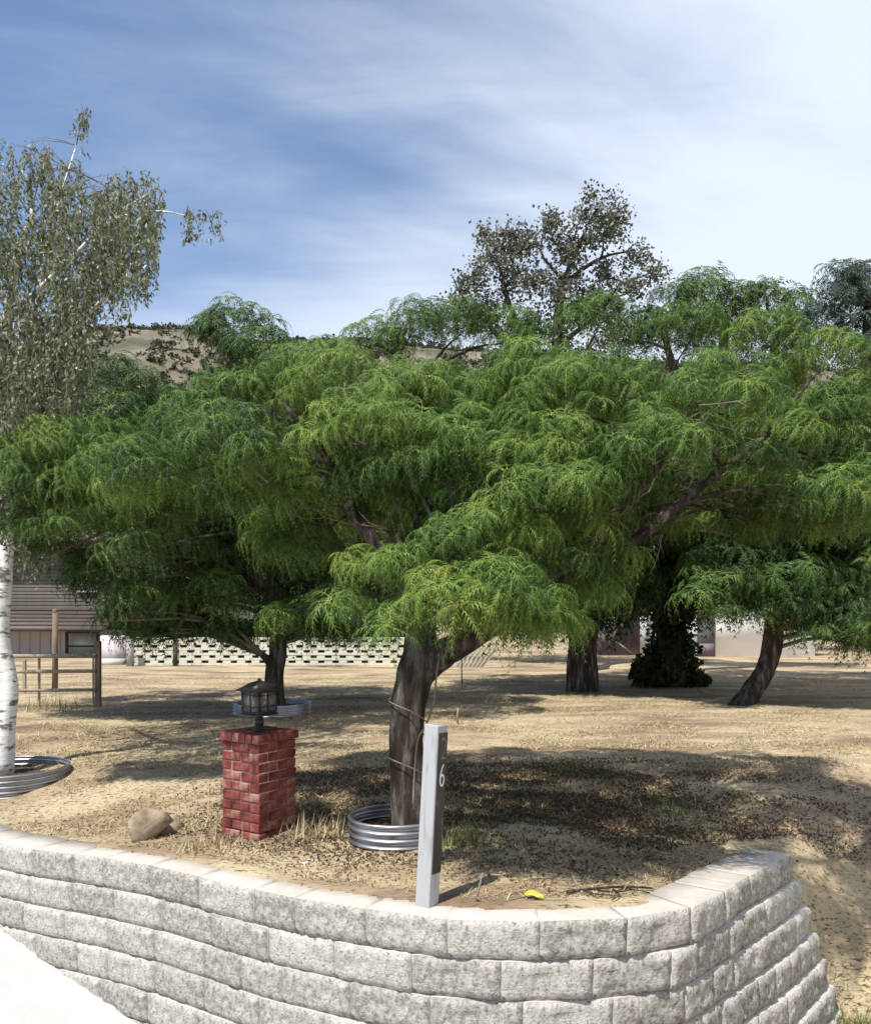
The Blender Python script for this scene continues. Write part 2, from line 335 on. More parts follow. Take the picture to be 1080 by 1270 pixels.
# scrub bushes on the hill: leafy tufts
mb = MB()
for _ in range(8500):
    a, b = rng.randint(70, 190), int(69 * rng.uniform(.42, .97)); r = .5 + 1.7 * rng.rand() ** 2
    if fbm(np.array([HX[b, a] * .16]), np.array([HY[b, a] * .06]), 3)[0] < .40 and b < 56: continue
    K = int(10 + r * 9); v = rng.normal(size=(K, 3)); v /= np.linalg.norm(v, axis=1, keepdims=True)
    leaves(mb, v * [r, r, r * .6] * rng.uniform(.4, 1, (K, 1)) + [HX[b, a] + rng.uniform(-2, 2), HY[b, a] + rng.uniform(-1.5, 1.5), HZ[b, a] + r * .4], .9, rng, rng.uniform(0, .8, K), 0, .9)
mb.build('hill_scrub', M['leaf_hill'], kind='stuff', label='dark scrub bushes dotted over the dry hillside', category='scrub')

# ------------------------------------------------------------------ retaining wall
BH = .195
wall = thing('retaining_wall', 'curved pale grey retaining wall of rough split-face blocks in the foreground', 'wall', (0, 0, 0))
def block_mesh(L, seed, endface=False):
    h, Dp = BH - .0035, .29; nx, nz = 14, 7; rs = np.random.RandomState(seed)
    xs = np.linspace(-L / 2 + .0018, L / 2 - .0018, nx + 1); zs = np.linspace(-h, 0, nz + 1)
    X, Z = np.meshgrid(xs, zs); ex = np.minimum(X - xs[0], xs[-1] - X); ez = np.minimum(Z - zs[0], zs[-1] - Z)
    e = sstep(np.minimum(ex, ez) / .014)
    Y = -.004 - e * (-.002 + .036 * fbm(X * 11 + seed * 3.1, Z * 13 + seed * 7.7, 4)) + (rs.rand(*X.shape) - .5) * .014 * e
    jx = (rs.rand(*X.shape) - .5) * .012 * (ex > .001); jz = (rs.rand(*X.shape) - .5) * .010 * (ez > .001)
    V = np.stack([X + jx, Y, Z + jz], -1).reshape(-1, 3); W = nx + 1
    i = (np.arange(nx)[None, :] + np.arange(nz)[:, None] * W).ravel()
    par = ((i % W + i // W) % 2).astype(bool)
    a, b, c, d = i, i + 1, i + W + 1, i + W
    T1 = np.where(par[:, None], np.stack([a, b, c], 1), np.stack([a, b, d], 1)); T2 = np.where(par[:, None], np.stack([a, c, d], 1), np.stack([b, c, d], 1))
    loop = list(range(nx)) + [nx + k * W for k in range(nz)] + [nz * W + nx - k for k in range(nx)] + [(nz - k) * W for k in range(nz)]
    bk = V[loop].copy(); bk[:, 1] = Dp; bk[:, 0] *= .9; n0 = len(V); m = len(loop)
    V = np.concatenate([V, bk, [[0, Dp, -h / 2]]]); k = np.arange(m); k2 = (k + 1) % m; lp = np.array(loop)
    Q = np.stack([lp[k2], lp[k], n0 + k, n0 + k2], 1); B = np.stack([n0 + k2, n0 + k, np.full(m, n0 + m)], 1)
    q = MB(); q.add(V, [T1, T2, Q, B]); me = q.mesh('block')
    me.materials.append(M['block']); me.materials.append(M['block_top'])
    mi = np.zeros(len(me.polygons), np.int32); mi[len(T1) + len(T2):] = 1; me.polygons.foreach_set('material_index', mi); return me
BM = {L: [block_mesh(L, s + int(L * 100)) for s in range(10)] for L in (.46, .31, .23)}
def wat(s):
    return np.array([np.interp(s, SC, WS[:, j]) for j in range(3)])
S0 = SC[np.argmin(np.hypot(WS[:, 0] - .056, WS[:, 1] - 4.2))]
joints0 = [0, .27, -.085, .22, .02, .25, -.06]
cnt = 0
for c in range(7):
    def bat(s): return c * (.008 + .036 * sstep((s - S0 - 1.4) / 1.5))
    def fr(s):
        p = wat(min(s, SEND)); a = wat(min(s, SEND) - .08); b = wat(min(s, SEND - .0) if s >= SEND else s + .08); t = b[:2] - a[:2]; t /= np.linalg.norm(t)
        n = np.array([t[1], -t[0]])                      # outward, towards the camera side
        q = p[:2] + n * bat(s) + (t * (s - SEND) if s > SEND else 0)
        return q, p[2]
    rs = random.Random(c * 7 + 1)
    def run(s, sign, lim):
        global cnt
        while (s < lim if sign > 0 else s > lim):
            if sign > 0: L = .46 if s < S0 + .95 else rs.choice([.31, .23, .31, .46])
            else: L = rs.choice([.46, .46, .31]) if s < S0 - .6 else .46
            if sign > 0 and lim - (s + L) < .15: L = max(.15, lim - s)
            a, b = (s, s + L) if sign > 0 else (s - L, s)
            (pa, za), (pb, zb) = fr(a), fr(b)
            ch = np.linalg.norm(pb - pa); ang = math.atan2(pb[1] - pa[1], pb[0] - pa[0]); mid = (pa + pb) / 2
            key = min(BM, key=lambda q: abs(q - L))
            o = link('block', rs.choice(BM[key]), wall, (mid[0], mid[1], (za + zb) / 2 - c * BH), None)
            jit = rs.uniform(-.004, .006)
            o.rotation_euler = (rs.uniform(-.006, .006), -math.atan2(zb - za, ch), ang + rs.uniform(-.008, .008))
            o.location += Vector((math.sin(ang) * jit, -math.cos(ang) * jit, 0))
            o.scale = (ch / key, 1, 1); cnt += 1
            s += sign * L
    run(S0 + joints0[c], 1, SEND + c * .055)
    run(S0 + joints0[c], -1, S0 - 6.3)
print('blocks', cnt)

# ------------------------------------------------------------------ foliage machinery
def tuft_tpl(seed, nf=12, npair=9, rach=5, lw=.05, ll=.27):
    rs = np.random.RandomState(seed); V = []; F = []; T = []; n = 0
    for f in range(nf):
        ph = 2 * math.pi * (f + rs.uniform(-.4, .4)) / nf; Rr = rs.uniform(.7, 1.15); h = rs.uniform(.25, .8); g = rs.uniform(.7, 1.6)
        dr = np.array([math.cos(ph), math.sin(ph), 0]); sd = np.array([-dr[1], dr[0], 0]); tb = rs.uniform(-.12, .12)
        def pos(t): return dr * Rr * (1 - (1 - t) ** 1.6) * .95 + np.array([0, 0, h * t - g * t * t]) + sd * .12 * math.sin(2.2 * t + f)
        ts = np.linspace(0, 1, rach + 1); pr = [pos(t) for t in ts]
        for j in range(rach):
            w_ = .014 * (1 - .6 * ts[j]); V += [pr[j] - sd * w_, pr[j] + sd * w_, pr[j + 1]]; F.append([n, n + 1, n + 2]); n += 3; T += [.75 + tb] * 3
        for j in range(npair):
            t = .12 + .88 * (j + .5) / npair; p = pos(t); tg = pos(min(1, t + .05)) - pos(t - .05); tg /= np.linalg.norm(tg)
            for s_ in (-1, 1):
                L = ll * (1 - .45 * t) * rs.uniform(.8, 1.25); d = sd * s_ * .75 + tg * .75 + np.array([0, 0, -.35]) + rs.uniform(-.15, .15, 3); d /= np.linalg.norm(d)
                wv = tg * lw * rs.uniform(.8, 1.2); V += [p - wv * .5, p + wv * .5, p + d * L]; F.append([n, n + 1, n + 2]); n += 3; q = rs.uniform(-.1, .1) + tb; T += [q, q, q + .12 * t]
    return np.array(V), np.array(F), np.array(T)
TPN = [tuft_tpl(s) for s in range(6)]
TPM = [tuft_tpl(40 + s, 11, 7, 3, .072, .32) for s in range(5)]
TPF = [tuft_tpl(20 + s, 10, 5, 2, .11, .40) for s in range(5)]
def place(mb, tpls, pos, scl, tilt, tint, rs):
    """pos (K,3), scl (K,), tilt (K,2) lean vector, tint (K,)"""
    K = len(pos); which = rs.randint(len(tpls), size=K)
    for w_, (V, F, T) in enumerate(tpls):
        ix = np.where(which == w_)[0]
        if not len(ix): continue
        a = rs.uniform(0, 2 * math.pi, len(ix)); ca, sa = np.cos(a), np.sin(a); z = np.zeros_like(a); o = np.ones_like(a)
        Rz = np.stack([np.stack([ca, -sa, z], 1), np.stack([sa, ca, z], 1), np.stack([z, z, o], 1)], 1)
        up = np.stack([tilt[ix, 0], tilt[ix, 1], np.ones(len(ix))], 1); up /= np.linalg.norm(up, axis=1, keepdims=True)
        x = np.cross(np.array([0, 1, 0]), up); x /= np.linalg.norm(x, axis=1, keepdims=True); y = np.cross(up, x)
        B = np.stack([x, y, up], 2) @ Rz
        W = np.einsum('kij,nj->kni', B, V) * scl[ix][:, None, None] + pos[ix][:, None, :]
        FF = F[None] + (np.arange(len(ix)) * len(V))[:, None, None]
        mb.add(W.reshape(-1, 3), FF.reshape(-1, 3), np.clip((T[None] + tint[ix][:, None]), 0, 1).ravel())
def canopy(clumps, tpls, size, per, rs, tint0=.38, tvar=.16, nodes=None, twigmb=None, branchmb=None, br=.022, outc=None, flat=.62, bt=.5):
    mb = MB()
    C = np.array([c[:4] for c in clumps]); cen = outc if outc is not None else C[:, :3].mean(0)
    for ci, c in enumerate(clumps):
        x, y, z, r = c[:4]; k = int(per * (r / size) ** 2 * .1) + 4
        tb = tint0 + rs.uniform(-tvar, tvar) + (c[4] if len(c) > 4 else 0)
        u = rs.uniform(-.45, 1, k); ph = rs.uniform(0, 2 * math.pi, k); q = np.sqrt(np.clip(1 - u * u, 0, 1)); rad = r * rs.uniform(.6, 1.08, k)
        d = np.stack([q * np.cos(ph), q * np.sin(ph), u], 1); pos = np.array([x, y, z]) + d * rad[:, None] * [1, 1, flat]
        ow = np.array([x - cen[0], y - cen[1]]); ow /= (np.linalg.norm(ow) + .6)
        tilt = d[:, :2] * .55 + ow * .35 + rs.uniform(-.25, .25, (k, 2))
        place(mb, tpls, pos, size * rs.uniform(.7, 1.25, k), tilt, tb + rs.uniform(-.13, .13, k), rs)
        if twigmb is not None:
            base = np.array([x, y, z - r * .35])
            if nodes is not None:
                nd = np.array(nodes); dist = np.linalg.norm(nd - base, axis=1) + 2.0 * np.clip(nd[:, 2] - base[2], 0, 9); a = nd[np.argmin(dist)]
                mid = (a * .5 + base * .5) + np.array([rs.uniform(-.1, .1), rs.uniform(-.1, .1), .12 * np.linalg.norm(a - base)])
                sp, sr = spline([a, mid, base], [br * 1.3, br, br * .5], 3); tube(branchmb or twigmb, sp, sr, 5)
            for j in range(3, k, 16):
                m_ = base * .5 + pos[j] * .5 + np.array([0, 0, r * .12])
                tube(twigmb, [base, m_, pos[j]], [.0035 if br < .02 else .006, .0025, .0015], 3, cap=False)
    return mb
def dome(cx, cy, rx, ry, zr, zt, sp, rs, r, jit=.18, fl=0):
    out_ = []; tries = 0
    while tries < 6000:
        tries += 1; a = rs.uniform(-1, 1); b = rs.uniform(-1, 1)
        if a * a + b * b > 1: continue
        x, y = cx + a * rx, cy + b * ry
        if any((x - o[0]) ** 2 + (y - o[1]) ** 2 < sp * sp for o in out_): continue
        rho = a * a + b * b; z = zr + (zt - zr) * math.sqrt(max(0, 1 - rho ** 1.3)) + rs.uniform(-jit, jit) - (fl * b)
        out_.append((x, y, z, r * rs.uniform(.75, 1.25)))
    return out_
def limbs(mb, lst, n=10, sub=4, rough=.10):
    nodes = []
    for j, (pts, rad) in enumerate(lst):
        sp, sr = spline(pts, rad, sub); tube(mb, sp, sr, n, rough=rough, seed=j); nodes += [p for p in sp[len(sp) // 3:]]
    return nodes

# ---- main tree
rs = np.random.RandomState(11)
t = thing('feathery_tree', 'large spreading feathery green tree in the middle foreground, trunk rising from a steel ring', 'tree', (0, 0, 0))
D = 5.72; B0 = P(512, 1030, D)
tm = MB()
fork = P(517, 815, D)
L = [([P(515, 1040, D), P(505, 960, D), P(505, 890, D), P(514, 840, D), P(522, 800, D), P(515, 740, 5.7), P(490, 660, 5.8)], [.155, .115, .111, .122, .115, .072, .045]),
     ([P(518, 838, D), P(548, 812, 5.68), P(590, 788, 5.6), P(660, 740, 5.8), P(740, 670, 6.2), P(800, 580, 6.5)], [.10, .10, .08, .058, .04, .02]),
     ([P(515, 740, 5.7), P(440, 640, 5.75), P(375, 565, 5.8), P(310, 500, 5.9)], [.07, .045, .03, .012]),
     ([P(490, 660, 5.8), P(500, 560, 6.0), P(520, 470, 6.3)], [.06, .04, .02]),
     ([P(590, 788, 5.6), P(640, 700, 6.2), P(680, 600, 6.8), P(720, 520, 7.2)], [.07, .05, .035, .015]),
     ([P(660, 740, 5.5), P(760, 690, 5.2), P(860, 610, 5.3), P(950, 540, 5.5)], [.05, .04, .03, .015]),
     ([P(517, 760, D), P(510, 720, 5.2), P(520, 680, 4.8), P(560, 640, 4.6)], [.05, .035, .025, .012]),
     ([P(515, 740, 5.7), P(430, 690, 6.3), P(380, 600, 7.0), P(350, 520, 7.3)], [.05, .035, .025, .012]),
     ([P(740, 660, 5.6), P(800, 600, 5.0), P(850, 520, 4.8)], [.035, .025, .012]),
     ([P(375, 565, 5.8), P(280, 560, 6.2), P(180, 590, 6.7), P(90, 605, 7.0), P(20, 610, 7.0)], [.03, .026, .022, .016, .008]),
     ([P(440, 640, 5.75), P(400, 560, 5.1), P(350, 500, 4.9)], [.04, .028, .012])]
nodes = limbs(tm, L, 16, 5, .07)
tm.build('trunk', M['bark'], t, smooth=True)
cl = dome(.40, 6.3, 2.75, 1.8, 2.2, 3.0, .42, rs, .31, .2, .05)
for _ in range(46):
    a = rs.uniform(0, 6.28); q = rs.uniform(.5, 1.0); zz = rs.uniform(1.95, 2.5)
    if math.sin(a) < -.3 and zz < 2.15: zz += .3
    cl.append((.40 + 2.7 * q * math.cos(a), 6.3 + 1.75 * q * math.sin(a), zz, rs.uniform(.16, .32), rs.uniform(-.15, .05)))
cl = [c for c in cl]
front = [(430, 745, 4.9, .16), (500, 705, 4.75, .26), (455, 700, 4.85, .18), (560, 665, 4.7, .27), (610, 640, 4.8, .24), (650, 660, 4.85, .2), (560, 740, 4.65, .26), (620, 720, 4.7, .26), (668, 745, 4.75, .2),
         (510, 765, 4.7, .17), (590, 770, 4.75, .16), (745, 715, 5.2, .13), (760, 565, 4.9, .2), (700, 545, 4.8, .22), (480, 560, 5.0, .12), (640, 560, 5.0, .2), (560, 610, 5.1, .2), (340, 760, 5.6, .08)]
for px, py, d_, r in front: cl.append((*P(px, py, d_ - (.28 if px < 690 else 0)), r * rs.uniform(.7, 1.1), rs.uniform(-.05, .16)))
def hole(c):
    px = 540 + c[0] / c[1] * FPX; py = HOR - (c[2] - EYE) / c[1] * FPX
    return ((px - 850) / 95) ** 2 + ((py - 610) / 85) ** 2 < 1 or ((px - 360) / 95) ** 2 + ((py - 585) / 75) ** 2 < 1 or ((px - 600) / 40) ** 2 + ((py - 555) / 30) ** 2 < 1 or rs.rand() < .03
cl = [c for c in cl if not (hole(c) and rs.rand() < .72)]
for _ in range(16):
    for hx_, hy_ in ((850, 600), (360, 580)): cl.append((*P(hx_ + rs.uniform(-110, 110), hy_ + rs.uniform(-80, 60), rs.uniform(6.6, 7.8)), rs.uniform(.2, .34), -.3))  # inner clumps tinted darker, shade of the crown hollows put into leaf colour
for px, py, d_, r in [(700, 690, 4.9, .2), (735, 735, 5.0, .17), (715, 645, 5.0, .2), (765, 690, 5.2, .15), (560, 605, 5.1, .2), (600, 640, 5.0, .18), (530, 640, 5.1, .18), (575, 575, 5.3, .2), (500, 615, 5.2, .14), (645, 768, 4.7, .15), (690, 765, 4.8, .15), (705, 770, 5.0, .13)]: cl.append((*P(px, py, d_), r, .1))
# taller irregular tufts standing above the outline
for px, py, d_, r in [(510, 400, 5.4, .22), (470, 415, 5.6, .2), (570, 400, 6.1, .25), (640, 410, 6.2, .25), (740, 395, 6.4, .28), (860, 400, 6.2, .25), (950, 410, 6.0, .25), (1020, 440, 6.0, .3), (290, 470, 5.6, .2), (360, 455, 5.7, .25), (1060, 500, 5.6, .3)]:
    cl.append((*P(px, py, d_), r))
for _ in range(14):       # inner, lower sprays
    a = rs.uniform(0, 6.28); q = rs.uniform(.2, .85)
    cl.append((.3 + 2.4 * q * math.cos(a), 6.5 + 1.4 * q * math.sin(a), rs.uniform(2.0, 2.5), rs.uniform(.18, .3)))
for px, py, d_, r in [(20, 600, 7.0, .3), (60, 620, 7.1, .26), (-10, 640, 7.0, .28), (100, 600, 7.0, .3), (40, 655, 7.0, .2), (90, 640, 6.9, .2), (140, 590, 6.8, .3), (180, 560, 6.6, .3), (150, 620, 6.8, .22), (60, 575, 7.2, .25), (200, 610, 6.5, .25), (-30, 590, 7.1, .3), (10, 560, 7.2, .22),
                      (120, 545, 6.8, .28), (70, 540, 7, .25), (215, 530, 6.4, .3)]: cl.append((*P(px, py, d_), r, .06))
tw = MB(); bm_ = MB()
f = canopy(cl, TPN, .16, 80, rs, .42, .22, nodes, tw, bm_, .0095)
f.build('foliage', M['leaf_main'], t, kind='stuff')
for _ in range(110):      # bare grey twigs under the crown
    a = nodes[rs.randint(len(nodes))]
    if a[2] < 1.9: continue
    d = rs.normal(size=3) * [.24, .22, .15]; d[2] = abs(d[2]) * rs.choice([-.3, 1]); k_ = [a]
    for q in range(5): k_.append(a + d * (q + 1) / 4 + rs.normal(size=3) * .028)
    tube(tw, k_, [.0055, .0045, .0038, .003, .002, .001], 4, cap=False)
    for q in (2, 3): e = k_[q] + d * .3 + rs.normal(size=3) * .07; tube(tw, [k_[q], (k_[q] + e) / 2 + rs.normal(size=3) * .012, e], [.003, .002, .001], 3, cap=False)
bm_.build('branches', M['bark'], t, kind='stuff'); tw.build('twigs', M['twig'], t, kind='stuff')

# ---- other acacias
def acacia(label, trunk, cls, leafm, size, per, seed, tint0=.36, group='feathery trees on the dry field', bare=0, tv=.15, name='feathery_tree', tpls=None, br=.03):
    rs = np.random.RandomState(seed); t = thing(name, label, 'tree', (0, 0, 0), group=group); tm = MB()
    nodes = limbs(tm, trunk, 12, 4, .09); tm.build('trunk', M['bark'], t, smooth=True)
    tw = MB(); f = canopy(cls, tpls or TPF, size, per, rs, tint0, tv, nodes, tw, None, br)
    for _ in range(bare):
        a = nodes[rs.randint(len(nodes))]
        if a[2] < 2.6: continue
        d = rs.normal(size=3) * [.9, .5, .45]; m_ = a + d * .5 + rs.normal(size=3) * .15
        tube(tw, [a, m_, a + d, a + d * 1.3 + rs.normal(size=3) * .2], [.028, .02, .012, .004], 4, cap=False)
        for _k in range(4):
            e = m_ + rs.normal(size=3) * [.5, .3, .4]; tube(tw, [m_, (m_ + e) / 2 + rs.normal(size=3) * .06, e], [.012, .008, .003], 3, cap=False)
    f.build('foliage', leafm, t, kind='stuff'); tw.build('twigs', M['twig'], t, kind='stuff'); return t
def G(px, py, d_):
    p = P(px, py, d_); return p
# second tree (trunk behind the lantern)
rs = np.random.RandomState(21); D = 12.6
cls = dome(-3.1, 12.8, 3.5, 2.6, 2.6, 4.5, .85, rs, .66, .25)
for px, py, d_, r in [(290, 392, 12.5, .42), (265, 415, 12.2, .35), (330, 415, 12.5, .35), (295, 440, 12.1, .5), (255, 400, 12.6, .2), (40, 610, 11.2, .6), (85, 640, 11, .5), (30, 570, 11.5, .6), (-20, 620, 11.3, .7), (10, 530, 11.6, .6), (60, 520, 11.4, .6), (0, 660, 11.3, .4), (110, 590, 11, .5), (200, 545, 10.8, .6), (120, 520, 11, .6), (235, 520, 10.8, .5),
                      (100, 700, 12, .35), (175, 740, 11.6, .55), (150, 760, 11.4, .3), (210, 770, 12, .35), (260, 740, 12, .6), (320, 740, 12.8, .6), (230, 680, 12.4, .6), (300, 660, 12.6, .7), (380, 700, 12.8, .7), (400, 750, 13, .5),
                      (450, 740, 13.4, .6), (350, 765, 12.4, .25), (140, 650, 12, .6), (170, 600, 11.8, .6), (60, 680, 12, .35), (350, 600, 13, .8), (430, 620, 13.4, .8), (480, 680, 13.6, .7), (275, 775, 12.4, .25), (420, 780, 13, .25)]:
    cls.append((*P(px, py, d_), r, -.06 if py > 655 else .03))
tr = [([P(341, 892, D), P(340, 840, D), P(345, 800, D), P(340, 740, D), P(320, 660, D)], [.17, .135, .12, .11, .08]),
      ([P(341, 835, D), P(332, 818, D - .1), P(325, 812, D - .15)], [.07, .06, .045]),
      ([P(345, 795, D), P(390, 740, D + .2), P(430, 650, D + .4), P(450, 560, D + .3)], [.10, .07, .05, .03]),
      ([P(340, 740, D), P(260, 660, D - .3), P(180, 590, D - .5), P(110, 550, D - .6)], [.09, .06, .045, .02]),
      ([P(320, 660, D), P(300, 560, D), P(292, 450, D)], [.08, .05, .02])]
for k in range(26):
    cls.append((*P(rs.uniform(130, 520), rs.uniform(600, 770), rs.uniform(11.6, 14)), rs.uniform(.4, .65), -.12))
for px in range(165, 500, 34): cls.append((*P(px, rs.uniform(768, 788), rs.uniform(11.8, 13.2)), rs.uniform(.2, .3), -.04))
acacia('feathery tree behind the lantern, thin pale trunk with a cut stub', tr, cls, M['leaf_far'], .30, 66, 5, .38, tpls=TPM, tv=.2)
# right-hand tree A, straight dark trunk
rs = np.random.RandomState(31); D = 16.2
cls = dome(2.6, 16.2, 3.4, 2.4, 3.0, 5.9, 1.0, rs, .85, .3)
for px, py, d_, r in [(720, 740, 15.2, .7), (680, 720, 15.4, .7), (760, 700, 15.2, .8), (650, 770, 15.6, .35), (690, 770, 15.6, .4), (745, 765, 15.4, .45), (620, 700, 15.8, .7), (800, 640, 15, .9), (700, 640, 15.2, .9), (620, 620, 15.6, .9), (780, 740, 15.6, .6)]:
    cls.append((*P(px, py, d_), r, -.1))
tr = [([P(722, 866, D), P(722, 800, D), P(726, 760, D), P(730, 660, D), P(740, 540, D)], [.33, .27, .25, .18, .1]),
      ([P(724, 780, D), P(770, 720, D), P(830, 620, D), P(880, 520, D)], [.18, .12, .09, .05]),
      ([P(726, 760, D), P(680, 690, D), P(630, 600, D), P(600, 520, D)], [.15, .1, .07, .04])]
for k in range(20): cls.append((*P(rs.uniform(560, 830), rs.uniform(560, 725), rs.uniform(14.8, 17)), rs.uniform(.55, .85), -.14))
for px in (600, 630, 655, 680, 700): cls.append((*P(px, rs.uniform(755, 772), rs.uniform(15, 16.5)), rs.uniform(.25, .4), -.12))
acacia('dark straight-trunked feathery tree just right of the centre, in front of the mauve shed', tr, cls, M['leaf_far'], .40, 66, 6, .30, bare=10)
# ivy tree
rs = np.random.RandomState(41); D = 17.4
cls = dome(5.2, 18, 3.2, 2.4, 3.4, 6.1, 1.05, rs, .85, .3)
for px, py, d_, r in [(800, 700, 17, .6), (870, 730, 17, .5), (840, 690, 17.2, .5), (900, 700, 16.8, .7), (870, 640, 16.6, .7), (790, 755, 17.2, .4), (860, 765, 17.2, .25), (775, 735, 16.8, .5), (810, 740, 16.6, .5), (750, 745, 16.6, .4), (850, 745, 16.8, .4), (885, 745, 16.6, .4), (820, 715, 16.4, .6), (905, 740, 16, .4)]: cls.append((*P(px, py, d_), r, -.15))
tr = [([P(832, 862, D), P(832, 800, D), P(836, 740, D), P(850, 640, D), P(870, 540, D)], [.36, .30, .26, .2, .1]),
      ([P(836, 740, D), P(800, 680, D - .5), P(770, 590, D - .8)], [.15, .1, .05]),
      ([P(850, 640, D), P(910, 590, D - .6), P(960, 520, D - 1)], [.14, .1, .05]),
      ([P(834, 770, D - .3), P(850, 640, D - 1.4), P(868, 560, D - 1.8), P(885, 500, D - 2)], [.12, .1, .07, .03])]
t = acacia('tree with its broad trunk wrapped in dark ivy, beside the white building', tr, cls, M['leaf_dark'], .42, 55, 7, .45, bare=42)
def leaves(mb, pos, size, rs, tint, droop=0, asp=.5):
    K = len(pos); d = rs.normal(size=(K, 3)); d[:, 2] -= droop; d /= np.linalg.norm(d, axis=1, keepdims=True)
    e = np.cross(d, rs.normal(size=(K, 3))); e /= np.linalg.norm(e, axis=1, keepdims=True); s_ = (size * rs.uniform(.6, 1.3, K))[:, None]
    a = pos; b = pos + d * s_ * .5 + e * s_ * asp * .5; c = pos + d * s_; f_ = pos + d * s_ * .5 - e * s_ * asp * .5
    V = np.stack([a, b, c, f_], 1).reshape(-1, 3); i = np.arange(K) * 4
    mb.add(V, np.stack([i, i + 1, i + 2, i + 3], 1), np.repeat(np.clip(tint, 0, 1), 4))
mb = MB(); K = 5200; ph = rs.uniform(0, 6.28, K); zz = rs.uniform(0, 1, K) ** 1.1 * 2.3; rr_ = .27 + .10 * np.exp(-zz * 1.2) + rs.normal(size=K) * .09 + .10 * np.sin(zz * 4 + ph * 2)
pb = P(832, 862, D); leaves(mb, np.stack([pb[0] + rr_ * np.cos(ph), D + rr_ * np.sin(ph), zz], 1), .11, rs, rs.uniform(0, .9, K), .3, .8)
for (dx, hh, r) in [(-.62, .6, .24), (-.42, .4, .22), (.5, .25, .2)]:
    K = 700; v = rs.normal(size=(K, 3)); v /= np.linalg.norm(v, axis=1, keepdims=True); v *= rs.uniform(.5, 1, (K, 1))
    leaves(mb, v * [r, r, hh * .6] + [pb[0] + dx, D - .2, hh * .5], .11, rs, rs.uniform(0, 1, K), 0, .8)
mb.build('ivy', M['leaf_dark'], t, kind='stuff')
# leaning tree
rs = np.random.RandomState(51); D = 13.9
cls = dome(6.4, 14.6, 3.2, 2.3, 2.5, 5.1, .95, rs, .75, .3)
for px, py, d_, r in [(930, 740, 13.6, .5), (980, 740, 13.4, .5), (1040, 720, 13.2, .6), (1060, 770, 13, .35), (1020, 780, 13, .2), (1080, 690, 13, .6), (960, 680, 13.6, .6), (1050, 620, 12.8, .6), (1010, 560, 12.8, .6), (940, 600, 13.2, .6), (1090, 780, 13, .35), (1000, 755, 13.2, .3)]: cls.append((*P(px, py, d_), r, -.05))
tr = [([P(914, 884, D), P(930, 860, D), P(948, 832, D), P(958, 795, D), P(960, 740, D), P(975, 640, D + .2), P(990, 540, D + .3)], [.21, .17, .155, .16, .13, .09, .05]),
      ([P(960, 745, D), P(1020, 690, D), P(1070, 600, D)], [.09, .06, .03]),
      ([P(962, 730, D), P(920, 650, D - .2), P(890, 560, D - .3)], [.09, .06, .03])]
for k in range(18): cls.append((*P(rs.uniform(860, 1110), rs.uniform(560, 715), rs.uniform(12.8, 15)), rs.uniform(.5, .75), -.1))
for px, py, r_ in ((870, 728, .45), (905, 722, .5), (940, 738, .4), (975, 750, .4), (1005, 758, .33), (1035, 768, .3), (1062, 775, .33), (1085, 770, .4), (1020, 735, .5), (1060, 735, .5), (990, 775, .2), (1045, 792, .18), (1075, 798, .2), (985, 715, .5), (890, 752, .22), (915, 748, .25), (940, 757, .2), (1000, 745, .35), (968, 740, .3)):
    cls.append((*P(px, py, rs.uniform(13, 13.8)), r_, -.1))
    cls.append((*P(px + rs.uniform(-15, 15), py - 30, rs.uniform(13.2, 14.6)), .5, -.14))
acacia('feathery tree with the leaning curved trunk at the right side of the field', tr, cls, M['leaf_far'], .32, 58, 8, .42, bare=8, tpls=TPM, tv=.2)
# far crowns
rs = np.random.RandomState(61)
cls = []
for px, py, r in [(830, 345, .8), (870, 335, .8), (910, 345, .9), (950, 345, .7), (985, 365, .6), (850, 380, 1), (910, 385, 1.1), (960, 395, 1), (800, 375, .7), (820, 420, 1.2), (900, 430, 1.3), (970, 440, 1.2), (780, 400, .8)]: cls.append((*P(px, py + rs.uniform(2, 22), 21), r * rs.uniform(.6, .95)))
tr = [([P(834, 838, 21), P(838, 700, 21), P(880, 560, 21), P(900, 400, 21)], [.25, .22, .2, .1]), ([P(890, 560, 21), P(840, 470, 21), P(820, 400, 21)], [.2, .12, .06]), ([P(890, 540, 21), P(950, 470, 21), P(965, 400, 21)], [.2, .12, .06])]
acacia('tall green feathery crown rising above the others, right of the grey-leaved tree', tr, cls, M['leaf_far'], .48, 56, 9, .42, tpls=TPM, group='taller trees behind the field')
cls = []
for px, py, r in [(1040, 340, .5), (1075, 335, .6), (1030, 365, .6), (1070, 370, .8), (1100, 350, .8), (1060, 410, 1), (1100, 430, 1.1), (1120, 380, .9), (1010, 400, .6)]: cls.append((*P(px, py + rs.uniform(0, 16), 17.5), r * .85))
tr = [([P(1130, 850, 17.5), P(1110, 700, 17.5), P(1075, 500, 17.5), P(1075, 380, 17.5)], [.3, .25, .15, .06])]
acacia('blue-green feathery tree poking up at the right edge of the picture', tr, cls, M['leaf_blue'], .46, 50, 10, .5, tpls=TPM, group='taller trees behind the field')
